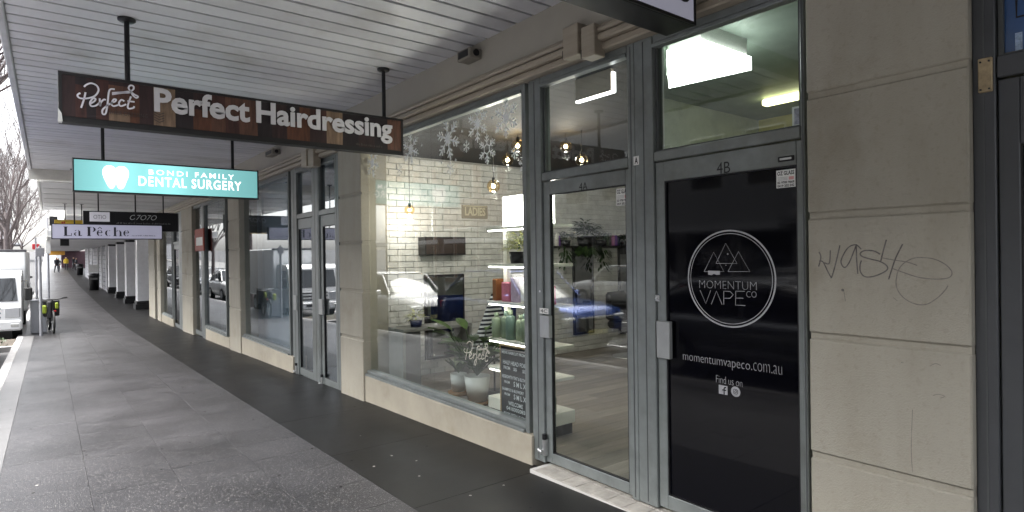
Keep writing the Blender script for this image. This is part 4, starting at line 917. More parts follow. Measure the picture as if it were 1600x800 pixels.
# wall things: mirrors, wall shelf, LADIES sign
DK = mat('dark_frame', (.02, .018, .018), .4); MIR = mat('mirror_glass', (.35, .36, .38), .03, metal=1, var=0)
def mirror(px0, px1, py0, py1, label):
    a, b = onY(px0, py0, YP - .05), onY(px1, py1, YP - .05); T = thing('wall_mirror', label, 'mirror', ((a.x+b.x)/2, YP - .03, b.z))
    s = MB(); s.cbox(a.x, b.x, YP - .04, YP - .008, b.z, a.z, .006); bld(s, 'mirror_frame', DK, T)
    s = MB(); s.box(a.x + .035, b.x - .035, YP - .046, YP - .041, b.z + .035, a.z - .035); bld(s, 'mirror_pane', MIR, T)
mirror(664, 728, 430, 555, 'tall dark framed mirror on the white brick wall behind the plant'); mirror(896, 930, 387, 520, 'dark framed salon mirror seen through door 4A'); mirror(967, 984, 384, 520, 'second dark framed mirror at the right edge of door 4A')
T = thing('cabinet', 'dark wall cabinet above the tall mirror', 'cabinet', (4.3, YP - .1, 0)); a, b = onY(664, 370, YP - .2), onY(728, 398, YP - .2)
s = MB(); s.cbox(a.x, b.x, YP - .2, YP - .008, b.z, a.z, .006); bld(s, 'cabinet_body', DK, T)
s = MB(); s.box(a.x + .02, b.x - .02, YP - .206, YP - .201, b.z + .02, a.z - .02); bld(s, 'cabinet_door', mat('walnut', (.05, .035, .03), .4), T)
a, b = onY(862, 382, YP - .18), onY(982, 386, YP - .18)
T = thing('wall_shelf', 'long dark shelf on the brick wall seen through door 4A', 'shelf', ((a.x+b.x)/2, YP - .1, a.z)); zsH = (a.z + b.z)/2
s = MB(); s.cbox(a.x - .2, b.x + .3, YP - .2, YP - .008, zsH - .03, zsH, .004); bld(s, 'shelf_board', DK, T)
s = MB(); s.box(a.x, a.x + .03, YP - .15, YP - .01, zsH - .15, zsH - .03); s.box(b.x, b.x + .03, YP - .15, YP - .01, zsH - .15, zsH - .03); bld(s, 'bracket', DK, T)
for px, h, mm, lb in ((870, .22, WSH, 'white bottle at the left of the long wall shelf'), (873, .2, mat('violet', (.22, .08, .4), .4), 'violet bottle at the left of the long wall shelf'), (888, .24, WSH, 'tall white bottle near the hanging plant'), (891, .24, WSH, 'second tall white bottle near the hanging plant'), (945, .24, GB[2], 'dark green bottle on the long wall shelf'), (949, .24, GB[1], 'olive bottle on the long wall shelf'), (958, .22, mat('pinkb', (.6, .25, .5), .4), 'pink bottle on the long wall shelf'), (962, .22, MT['violet'], 'violet bottle right of the pink one'), (966, .2, PK[4], 'blue bottle on the long wall shelf')):
    c = onY(px, 380, YP - .12); bottle((c.x, YP - .12, zsH), h, .032, mm, lb, None, WSH)
def shelf_plant(c, r, n, ls, label, mis=(0, 1, 2), potm=None, hang=0):
    T = thing('potted_plant', label, 'plant', c)
    s = MB(); s.lathe((0, 0, 0), [(.001, 0), (r*.5, 0), (r*.6, r*.6), (.001, r*.58)], 14); s.build('pot', potm or BLACK, T)
    s = MB(); bushy(s, (0, 0, r*.9), r, n, ls, mis)
    if hang:
        for k in range(int(n*.8)):
            a = random.uniform(0, 6.3); leaf(s, (cos(a)*r*.8, -abs(sin(a))*r*.5, -random.uniform(0, hang)), (cos(a), -.5, -.6), ls, ls*.35, ls*.2, random.choice(mis), 3)
    s.build('leaves', LEAF, T)
c = onY(914, 378, YP - .12); shelf_plant((c.x, YP - .15, zsH), .27, 150, .12, 'dense trailing green plant on the long wall shelf', (0, 1, 2), None, .1)
c = onY(936, 384, YP - .12); shelf_plant((c.x, YP - .17, zsH), .16, 60, .10, 'trailing plant right of the dense green one', (0, 1), None, .4)
c = onY(880, 380, YP - .12); shelf_plant((c.x, YP - .17, zsH), .15, 70, .10, 'trailing plant above the white bottles', (0, 1), None, .35)
c = onY(975, 382, YP - .12); shelf_plant((c.x, YP - .14, zsH), .14, 60, .12, 'upright dark plant at the right end of the long wall shelf', (0, 1))
shelf_plant((XS0 + .12, 4.52, lev[1]), .19, 420, .05, 'yellow green flowering bush in a dark planter on the display shelf', (2, 3, 3, 3))
a, b = onY(722, 320, YP - .03), onY(762, 342, YP - .03)
T = thing('wall_sign', 'small framed wall sign reading LADIES on the white brick', 'sign', ((a.x+b.x)/2, YP - .03, b.z))
s = MB(); s.cbox(a.x, b.x, YP - .035, YP - .01, b.z, a.z, .004); bld(s, 'sign_board', mat('sand_board', (.36, .33, .27), .6), T)
s = MB(); w_ = b.x-a.x; h_ = a.z-b.z; text_mb('LADIES', PY(YP - .035), a.x + .1*w_, b.x - .1*w_, b.z + .2*h_, a.z - .15*h_, .002, bold=.03, mb=s); rect(s, PY(YP - .035), a.x + .01, b.x - .01, a.z - .02, a.z - .008, .001); bld(s, 'sign_letters', mat('cream_letters', (.75, .70, .52), .5), T)
# reception console and armchair, salon chairs, hanging gown, exit panel
CHM = mat('grey_laminate', (.22, .22, .21), .5)
T = thing('console_table', 'grey console table against the salon party wall', 'table', (3.75, 6.6, ZF)); a = 3.55
s = MB(); s.cbox(3.35, 4.35, 6.45, 6.85, -.93, -.89, .005); bld(s, 'table_top', CHM, T)
for xx in (3.35, 4.31):
    s = MB(); s.cbox(xx, xx + .04, 6.46, 6.84, ZF, -.93, .004); bld(s, 'leg', CHM, T)
s = MB(); s.cbox(3.36, 3.60, 6.47, 6.83, ZF + .05, -.935, .004); bld(s, 'drawer_block', mat('mid_grey', (.13, .13, .13), .5), T)
shelf_plant((3.62, 6.62, -.89), .13, 70, .08, 'pale flowers in a vase on the console table', (3, 3, 0), PK[4])
def salon_chair(x, y, rz, label, m):
    T = thing('salon_chair', label, 'chair', (x, y, ZF), rz, 'salon chairs')
    s = MB(); s.cbox(-.27, .27, -.27, .27, .45, .58, .04); s.build('seat', m, T)
    s = MB(); s.cbox(-.27, .27, .20, .30, .58, 1.02, .04); s.build('backrest', m, T)
    for sx in (-1, 1): s = MB(); s.cbox(sx*.27, sx*.33, -.25, .25, .60, .68, .02); s.build('armrest', m, T)
    s = MB(); s.tube([(0, 0, .03), (0, 0, .45)], .035, 10); s.lathe((0, 0, 0), [(.001, .0), (.28, 0), (.28, .015), (.05, .04)], 24); s.build('base', CHROME, T)
salon_chair(5.0, 6.2, .5, 'navy salon chair in front of the tall mirror', mat('navy_vinyl', (.015, .03, .14), .35)); salon_chair(7.25, 6.3, .2, 'black salon chair seen through door 4A', mat('black_vinyl', (.012, .012, .014), .35)); salon_chair(8.3, 6.0, -.3, 'black salon chair deeper in the salon', MT['black_vinyl'])
# striped gown draped over a stand
T = thing('striped_gown', 'black and white striped gown draped on a stand behind the plant', 'gown', (4.15, 5.7, ZF))
s = MB(); N = 26
for i in range(N):
    z0_, z1_ = .55 + i*.024, .55 + (i+1)*.024
    def wdt(z): t = (z - .55) / (N*.024); return .30*(1 - t) + .03, .05*(1-t) + .02
    (wa, da), (wb, db) = wdt(z0_), wdt(z1_)
    ringa = [(wa*cos(2*pi*k/14), da*sin(2*pi*k/14)*(1 + .3*sin(k*5)), z0_) for k in range(14)]; ringb = [(wb*cos(2*pi*k/14), db*sin(2*pi*k/14)*(1 + .3*sin(k*5)), z1_) for k in range(14)]
    s.add(ringa + ringb, [(k, (k+1) % 14, 14 + (k+1) % 14, 14 + k) for k in range(14)], i % 2, True)
s.build('striped_cloth', [DECAL, BLACK], T); s = MB(); s.tube([(0, 0, 0), (0, 0, 1.18)], .012, 8); s.lathe((0, 0, 0), [(.001, 0), (.2, 0), (.2, .015), (.02, .03)], 16); s.build('stand', BLACK, T)
# suspended beige panel with lit edges behind 4A fanlight
q0, q1 = onX(899, 132, 3.24), onX(958, 146, 3.24)
T = thing('ceiling_panel_light', 'beige panel with bright white edges hanging behind the 4A fanlight', 'light', (3.24, (q0.y+q1.y)/2, 1.1))
za, zb_ = onX(930, 152, 3.24).z, 1.34
s = MB(); s.box(3.24, 3.27, q1.y + .02, q0.y, za + .016, zb_); bld(s, 'panel', mat('panel_beige', (.36, .31, .25), .5), T)
E1 = mat('led_edge', (1, 1, 1), .5, var=0, emit=(1, 1, 1), estr=.9)
s = MB(); s.box(3.24, 3.27, q1.y, q0.y, za, za + .014); s.box(3.24, 3.27, q1.y, q1.y + .014, za + .014, zb_ - .03); bld(s, 'lit_edge', E1, T)

# ------------------------------------------------------------------ room behind 4B
s = MB(); prism(s, [(3.2, -1.3), (7.0, -1.3), (7.0, 3.96), (4.92, 3.96), (3.2, 2.55)], 1.62, 1.66); prism(s, [(3.2, -1.3), (7.0, -1.3), (7.0, 3.96), (4.92, 3.96), (3.2, 2.55)], ZF - .12, ZF - .09)
s.box(7.0, 7.05, -1.3, 3.96, ZF, 1.66, 1); s.box(3.2, 7.0, -1.4, -1.3, ZF, 1.66, 1)
tag(s.build('back_room', [mat('pale_green_paint', (.26, .31, .27), .6), mat('yellow_paint', (.55, .49, .20), .6)]), kind='structure')
T = thing('ceiling_light', 'bright boxy fluorescent light behind the 4B fanlight', 'light', (3.9, 2.6, 1.62))
LZ = 1.385; pr = [onZ(1042, 100, LZ), onZ(1130, 72, LZ), onZ(1142, 118, LZ), onZ(1042, 142, LZ)]; yn = (pr[1].y + pr[2].y)/2
s = MB(); prism(s, [(pr[0].x, pr[0].y), (pr[1].x, yn), (pr[2].x, yn), (pr[3].x - .05, pr[3].y - .06)][::-1], LZ, LZ + .10); bld(s, 'diffuser', mat('tube_glow', (1, 1, 1), .5, var=0, emit=(.93, 1, .92), estr=1.6), T)
s = MB(); prism(s, [(pr[0].x + .03, pr[0].y), (pr[1].x + .03, yn + .02), (pr[2].x - .03, yn + .02), (pr[3].x - .08, pr[3].y - .06)][::-1], LZ + .101, 1.62); bld(s, 'housing', WHITE, T)
s = MB(); s.cbox(3.26, 3.30, yx(1036, 3.26), yx(1028, 3.26), .66, 1.62, .005); tag(s.build('white_post', WHITE), 'white post inside the left side of the 4B fanlight', 'post')
q = onX(1225, 155, 5.2); q = q * (1.575 / q.z); XT = q.x
T = thing('ceiling_light', 'yellowish tube light farther inside room 4B', 'light', (XT, q.y, q.z))
s = MB(); s.cbox(XT - .05, XT + .05, yx(1262, XT), yx(1197, XT), q.z - .03, q.z + .03, .01); bld(s, 'tube', mat('yellow_glow', (1, 1, .7), .5, var=0, emit=(1, .95, .45), estr=.9), T)
s = MB(); s.box(XT - .02, XT + .02, yx(1262, XT), yx(1197, XT), q.z + .03, 1.62); bld(s, 'batten', WHITE, T)
s = MB(); a = ufit(3.16, 1237, 1252, 166, 203); s.cbox(3.165, 3.168, -a[1], -a[0], a[2], a[3], .0005); rect(s, PX(3.165), a[0] + .012, a[1] - .01, a[2] + .03, a[3] - .01, .001, 1); tag(s.build('poster', [WHITE, mat('poster_print', (.30, .28, .36), .6, var=.6, scale=22)]), 'small white poster in the right corner of the 4B fanlight', 'poster')
# ------------------------------------------------------------------ rooms behind the other windows
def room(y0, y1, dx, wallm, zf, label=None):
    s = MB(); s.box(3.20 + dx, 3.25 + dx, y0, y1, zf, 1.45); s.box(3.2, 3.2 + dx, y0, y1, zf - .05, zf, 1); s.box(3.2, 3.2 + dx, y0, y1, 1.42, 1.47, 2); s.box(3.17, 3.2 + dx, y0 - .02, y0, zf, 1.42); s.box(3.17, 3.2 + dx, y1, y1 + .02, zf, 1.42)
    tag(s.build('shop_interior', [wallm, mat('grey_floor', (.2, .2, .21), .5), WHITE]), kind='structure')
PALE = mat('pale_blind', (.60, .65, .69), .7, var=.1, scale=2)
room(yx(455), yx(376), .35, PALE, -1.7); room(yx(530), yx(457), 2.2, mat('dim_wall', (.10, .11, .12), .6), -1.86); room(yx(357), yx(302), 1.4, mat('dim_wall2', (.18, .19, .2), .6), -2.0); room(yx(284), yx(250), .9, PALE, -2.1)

for (xa, ya_, yb_, z_, lb) in ((4.2, yx(525), yx(470), 1.36, 'flat ceiling light panel in the lobby behind the paired doors'),):
    T = thing('ceiling_light', lb, 'light', (xa, (ya_+yb_)/2, z_)); s = MB(); s.cbox(xa - .06, xa + .25 if xa > 4 else xa + .06, ya_ + .1, yb_ - .1, z_ + .012, z_ + .035, .004); bld(s, 'tray', WHITE, T)
    s = MB(); s.box(xa - .05, xa + .23 if xa > 4 else xa + .05, ya_ + .12, yb_ - .12, z_, z_ + .011); bld(s, 'diffuser', mat('panel_glow', (1, 1, 1), .5, var=0, emit=(.95, .98, 1), estr=1.5), T)
# ------------------------------------------------------------------ colonnade and the far arcade
CW = mat('column_paint', (.62, .62, .64), .55, var=.08)
cedges = [(211.5, 'nearest white column of the colonnade'), (194.5, 'second white column of the colonnade'), (180.5, 'third white column of the colonnade'), (167.5, 'farthest white column of the colonnade')]
s = MB(); s.box(4.6, 4.7, 26.7, 100, -2.4, 3.4); tag(s.build('colonnade_wall', mat('colonnade_back', (.12, .12, .13), .6)), kind='structure')
for px, lb in cedges:
    y = yx(px + 2.5, 3.05); T = thing('column', lb, 'column', (3.35, y + .4, gz(y)), 0, 'white columns with black bases')
    s = MB(); s.cbox(3.05, 3.85, y, y + .75, gz(y) + .35, .98, .01); bld(s, 'shaft', CW, T)
    s = MB(); s.cbox(2.97, 3.95, y - .06, y + .83, gz(y) - .05, gz(y) + .22, .01); s.cbox(3.01, 3.90, y - .03, y + .79, gz(y) + .22, gz(y) + .36, .02); bld(s, 'base', BLACK, T)
    s = MB(); s.cbox(3.03, 3.90, y - .02, y + .77, .86, .98, .01); bld(s, 'capital', BLACK, T)
STN = mat('grey_stone', (.22, .22, .24), .7, var=.3, scale=3, bump=.2)
for i, (a, b) in enumerate(((166, 160), (158.5, 154.5), (152.5, 145), (143.5, 139.5), (138, 133))):
    y0_, y1_ = yx(a, 3.05), yx(b, 3.05); T = thing('stone_pier', ['nearest grey stone clad pier beyond the columns', 'second grey stone pier of the far arcade', 'wide grey stone pier behind the black bin', 'fourth grey stone pier of the far arcade', 'farthest grey stone pier'][i], 'pier', (3.3, y0_, gz(y0_)), 0, 'stone clad piers')
    s = MB(); s.box(3.09, 3.7, y0_, y1_, gz(y0_) - .1, 1.3); bld(s, 'core', JOINT, T)
    s = MB(); z = gz(y0_); n_ = max(2, int((y1_-y0_)/.6)); 
    while z < 1.0:
        for k in range(n_): s.cbox(3.05, 3.10, y0_ + (y1_-y0_)*k/n_ + .02, y0_ + (y1_-y0_)*(k+1)/n_ - .02, z + .015, z + .285, .008)
        s.cbox(3.10, 3.69, y0_ - .04, y0_, z + .015, z + .285, .008); z += .3
    bld(s, 'stone_cladding', STN, T)['kind'] = 'stuff'
    s = MB(); s.box(3.02, 3.10, y0_ - .28, y0_ - .06, gz(y0_) - .05, 1.3); bld(s, 'white_strip', CW, T)
s = MB(); s.cbox(1.55, 4.5, 108, 111, -1.6, 1.35, .05); tag(s.build('shop_kiosk', mat('maroon_shop', (.05, .02, .03), .5, var=.4, scale=1.5)), 'dark maroon shopfront closing the end of the arcade', 'shop')
s = MB(); s.cbox(.1, 1.9, 103, 104, .75, 1.30, .05); tag(s.build('shop_awning', mat('orange_awning', (.60, .30, .04), .5)), 'orange yellow awning at the end of the arcade', 'awning')
# bins
def bin_(px, py, Y, h, label, top=True):
    c = onY(px, py, Y); T = thing('litter_bin', label, 'bin', (c.x, Y, gz(Y)), 0)
    s = MB(); s.lathe((0, 0, 0), [(.001, 0), (.28, 0), (.31, h*.8), (.33, h*.82), (.30, h), (.001, h + .02)], 16); s.build('bin_body', BLACK, T)
    s = MB(); s.cbox(-.2, .2, -.34, -.30, h*.62, h*.74, .01); s.build('slot', mat('grey_slot', (.1, .1, .1), .5), T)
    if top: s = MB(); s.cbox(-.28, .28, -.05, .0, h + .05, h + .6, .01); s.build('notice', WHITE, T); 
bin_(147, 446, 50, 1.15, 'black litter bin in front of the wide stone pier'); bin_(125, 428, 80, 1.2, 'distant black bin right of the walkers', False)

# ------------------------------------------------------------------ people
SK = mat('skin', (.45, .27, .19), .5)
def person(px, Y, h, label, top, legs, hair, stride=.25, facing=0, arm=.1):
    c = onY(px, 420, Y); T = thing('person', label, 'person', (c.x, Y, gz(Y)), facing)
    J = {'pelvis': (0,0,.53,.085), 'waist': (0,0,.60,.075), 'chest': (0,.0,.74,.095), 'neck': (0,0,.845,.033), 'head0': (0,-.01,.885,.05), 'head1': (0,-.012,.94,.058), 'head2': (0,-.01,.985,.04)}
    for s_, n_ in ((-1, 'l'), (1, 'r')):
        f = stride * s_
        J.update({n_+'hip': (s_*.055, 0, .50, .06), n_+'knee': (s_*.06, -f*.30 - .02, .28, .042), n_+'ank': (s_*.06, -f*.5 + (.05 if f < 0 else 0), .05, .026), n_+'toe': (s_*.065, -f*.5 - .08, .02, .022),
                  n_+'sho': (s_*.10, 0, .80, .042), n_+'elb': (s_*.13, f*.2, .64, .03), n_+'wri': (s_*.125, f*.2 - arm, .52, .02), n_+'hand': (s_*.12, f*.2 - arm - .03, .475, .022)})
    names = list(J); E = [('pelvis','waist'),('waist','chest'),('chest','neck'),('neck','head0'),('head0','head1'),('head1','head2')]
    for n_ in 'lr': E += [('pelvis', n_+'hip'), (n_+'hip', n_+'knee'), (n_+'knee', n_+'ank'), (n_+'ank', n_+'toe'), ('chest', n_+'sho'), (n_+'sho', n_+'elb'), (n_+'elb', n_+'wri'), (n_+'wri', n_+'hand')]
    me = bpy.data.meshes.new('body'); me.from_pydata([tuple(v*h for v in J[n][:3]) for n in names], [(names.index(a), names.index(b)) for a, b in E], [])
    o = bpy.data.objects.new('body', me); COL.objects.link(o)
    sk = o.modifiers.new('s', 'SKIN'); sk.use_smooth_shade = True; ss = o.modifiers.new('u', 'SUBSURF'); ss.levels = 1; ss.render_levels = 1
    for i, n in enumerate(names): me.skin_vertices[0].data[i].radius = (J[n][3]*h, J[n][3]*h*(.72 if n in ('chest','waist','pelvis') else 1))
    me.skin_vertices[0].data[0].use_root = True
    dg = bpy.context.evaluated_depsgraph_get(); nm = bpy.data.meshes.new_from_object(o.evaluated_get(dg)); bpy.data.objects.remove(o)
    nm.materials.clear()
    for m_ in (SK, top, legs, hair, BLACK): nm.materials.append(m_)
    for p in nm.polygons:
        z = p.center.z / h; ax = abs(p.center.x)/h
        p.material_index = 4 if z < .045 else 2 if z < .50 and ax < .105 else (0 if z < .51 else 1) if z < .855 else 0
        if z > .955 or (z > .885 and p.center.y > .012*h): p.material_index = 3
    b = bpy.data.objects.new('body', nm); COL.objects.link(b); b.parent = T; return T
YEL = mat('yellow_jacket', (.65, .45, .02), .6); NAV = mat('dark_cloth', (.02, .022, .03), .8); NAV2 = mat('charcoal_cloth', (.05, .05, .055), .8); HB_ = mat('dark_hair', (.02, .014, .01), .6)
person(103.5, 98, 1.75, 'person in a yellow jacket walking in the middle of the pavement', YEL, NAV, HB_, .3)
person(88.5, 88, 1.85, 'person in dark clothes near the kerb, nearest of the walkers', NAV, NAV, HB_, .35, .3)
person(91.5, 90, 1.7, 'person in charcoal beside the dark-clothed walker', NAV2, NAV, HB_, .2, -.3)
person(115, 95, 1.75, 'person in black standing right of the yellow jacket', NAV, NAV2, HB_, .1, 1.0)
person(119, 96, 1.65, 'person in dark clothes right of the one in black', NAV, NAV, HB_, .15, 2.0)

# ------------------------------------------------------------------ poles, bike, cabinet
GALV = mat('galvanised', (.34, .35, .38), .45, metal=.5, var=.15, scale=8)
def pole(px, pyb, Y, h, r, label, plate=None, m=GALV):
    c = onY(px, pyb, Y); T = thing('sign_pole', label, 'pole', (c.x, Y, gz(Y)))
    s = MB(); s.tube([(0, 0, 0), (0, 0, h)], r, 10); s.build('post', m, T)
    if plate:
        s = MB(); s.cbox(plate[0], plate[1], -.05, -.03, plate[2], plate[3], .01); s.build('sign_plate', plate[4], T)
    return T
pole(64, 500, 21.6, 2.55, .038, 'galvanised pole standing in front of the parked bicycle', (-.10, .10, 2.25, 2.5, mat('grey_plate', (.25, .25, .27), .5)))
pole(76, 455, 36, 4.2, .05, 'taller slim pole behind the bicycle', (-.1, .1, 2.5, 3.2, WHITE))
pole(57, 440, 42, 3.4, .06, 'pole with a red disc sign farther down the kerb', (-.16, .16, 2.75, 3.05, mat('red_disc', (.5, .02, .03), .5)))
pole(108, 440, 60, 2.9, .05, 'thin post far down the pavement') if 0 else None
T = thing('utility_cabinet', 'grey cabinet with yellow sticker beside the bicycle', 'cabinet', (onY(70, 480, 22.6).x - .1, 22.7, gz(22.6)))
s = MB(); s.cbox(-.24, .14, -.15, .25, 0, .95, .015); s.build('cabinet_body', mat('cabinet_grey', (.30, .31, .34), .5, var=.1), T)
s = MB(); s.cbox(-.26, .16, -.17, .27, .95, .99, .01); s.build('cabinet_lid', GALV, T)
BK = thing('delivery_bicycle', 'black delivery bicycle with fluorescent yellow bags at the kerb', 'bicycle', (onY(80, 500, 22.4).x, 22.6, gz(22.6)), R(5))
RUB = mat('rubber', (.012, .012, .012), .7)
def torus(mb, c, Rr, r, n=24, k=6, mi=0):
    pts = [(c[0], c[1] + Rr*cos(2*pi*i/n), c[2] + Rr*sin(2*pi*i/n)) for i in range(n+1)]; mb.tube(pts, r, k, mi, False)
for yw in (-.55, .55):
    s = MB(); torus(s, (0, yw, .34), .31, .028); w0 = s.build('wheel', RUB, BK)
    s = MB()
    for i in range(10): a = i*2*pi/10; s.tube([(0, yw, .34), (0, yw + .29*cos(a), .34 + .29*sin(a))], .003, 4, 0)
    torus(s, (0, yw, .34), .285, .010); s.tube([(-.05, yw, .34), (.05, yw, .34)], .02, 8); o = s.build('spokes', CHROME); o.parent = w0
s = MB()
for a, b in (((0,-.42,.78),(0,-.55,.34)),((0,-.40,.72),(0,.05,.30)),((0,-.42,.78),(0,.2,.74)),((0,.05,.30),(0,.24,.86)),((0,.05,.30),(0,.55,.34)),((0,.22,.74),(0,.55,.34)),((0,-.42,.78),(0,-.36,.98))): s.tube([a, b], .020, 8)
s.build('bike_frame', BLACK, BK)
s = MB(); s.tube([(-.30,-.30,1.03),(-.2,-.36,1.0),(0,-.37,.99),(.2,-.36,1.0),(.30,-.30,1.03)], .014, 8); s.tube([(-.36,-.24,1.03),(-.24,-.34,1.02)], .02, 8); s.tube([(.36,-.24,1.03),(.24,-.34,1.02)], .02, 8); s.build('handlebar', BLACK, BK)
s = MB(); s.cbox(-.08, .08, .14, .40, .86, .92, .03); s.build('saddle', RUB, BK)
s = MB(); s.cbox(-.20, .20, -.10, .75, .48, .97, .03, 0); s.build('delivery_bag', mat('bag_black', (.02, .02, .022), .6), BK)
FLU = mat('fluoro_yellow', (.28, .36, .03), .5, emit=(.6, .9, .05), estr=.0)
s = MB(); s.cbox(-.26, -.14, -.5, -.38, .60, .84, .03); s.build('yellow_pannier', FLU, BK); s = MB(); s.cbox(.06, .14, -.47, -.39, .72, .9, .02); s.build('yellow_pannier', FLU, BK)
s = MB(); s.tube([(.05, -.5, .66), (.05, -.53, .66)], .03, 8); s.build('red_lamp', mat('red_lens', (.6, .02, .03), .3), BK)
s = MB(); s.cbox(-.13, -.02, -.46, -.30, .45, .95, .03); s.build('leg_cover', NAV2, BK)

# ------------------------------------------------------------------ delivery truck (front faces the camera)
TW = mat('truck_white', (.72, .73, .74), .3, var=.04); XT1 = -.56; 
TR = thing('delivery_truck', 'white box truck parked at the kerb facing the camera', 'truck', (XT1 - .98, 22.0, gz(24) - .13))
s = MB()
prof = [(0, .42), (0, .95), (.04, 1.12), (.22, 1.86), (.42, 2.0), (1.55, 2.0), (1.55, .42)]
for sx in (-1, 1):
    pass
n_ = len(prof); L_ = [(-.93, y, z) for y, z in prof]; R_ = [(.93, y, z) for y, z in prof]
s.add(L_ + R_, [tuple(range(n_)), tuple(range(2*n_-1, n_-1, -1))] + [(i, i+n_, (i+1) % n_ + n_, (i+1) % n_) for i in range(n_)]); cab = s.build('cab', TW, TR)
s = MB(); s.add([(-.85, .055, 1.15), (.85, .055, 1.15), (.80, .215, 1.80), (-.80, .215, 1.80)], [(0, 1, 2, 3)]); s.v = [(x, y - .02, z) for x, y, z in s.v]
for sx in (-1, 1): s.add([(sx*.935, .30, 1.15), (sx*.935, 1.1, 1.15), (sx*.935, 1.1, 1.78), (sx*.935, .42, 1.78)], [(0, 1, 2, 3)])
o = s.build('windscreen', CARG, TR)
s = MB(); s.cbox(-.95, .95, -.08, .12, .32, .62, .05); s.build('bumper', TW, TR)
s = MB(); 
for z in (.68, .80, .92): s.cbox(-.48, .48, -.012, .02, z, z + .05, .01)
s.cbox(-.35, .35, -.092, -.07, .44, .54, .01); s.build('grille', mat('dark_grille', (.03, .03, .035), .5), TR)
for sx in (-1, 1):
    s = MB(); s.cbox(sx*.55, sx*.91, -.03, .03, .68, .98, .03); s.build('headlight', mat('lamp_glass', (.45, .46, .48), .12, var=.1), TR)
    s = MB(); s.cbox(sx*.70, sx*.88, -.095, -.07, .42, .52, .01); s.build('fog_lamp', CHROME, TR)
    s = MB(); s.tube([(sx*.93, .3, 1.7), (sx*1.06, .12, 1.72), (sx*1.08, .1, 1.5)], .014, 6); s.cbox(sx*1.0, sx*1.18, .06, .12, 1.15, 1.52, .03); s.build('mirror', RUB, TR)
    for yw in (.75, 4.6):
        s = MB(); c0 = sx*.93; s.tube([(sx*.70, yw, .38), (sx*.92, yw, .38)], .38, 20, 0); wv = s.build('wheel', RUB, TR); s = MB(); s.tube([(sx*.90, yw, .38), (sx*.93, yw, .38)], .2, 14, 0); o = s.build('rim', GALV); o.parent = wv
s = MB(); s.cbox(-1.02, 1.02, 1.75, 6.2, .75, 2.62, .04); s.build('cargo_box', TW, TR)
s = MB(); s.cbox(-1.03, 1.03, 1.72, 1.80, 2.56, 2.64, .01); s.cbox(-.45, .45, .5, 6.2, .5, .74, .02); s.build('chassis', NAV2, TR)
s = MB(); s.cbox(-.94, .94, 1.56, 1.58, .45, 1.9, .01); s.build('cab_back', NAV2, TR)

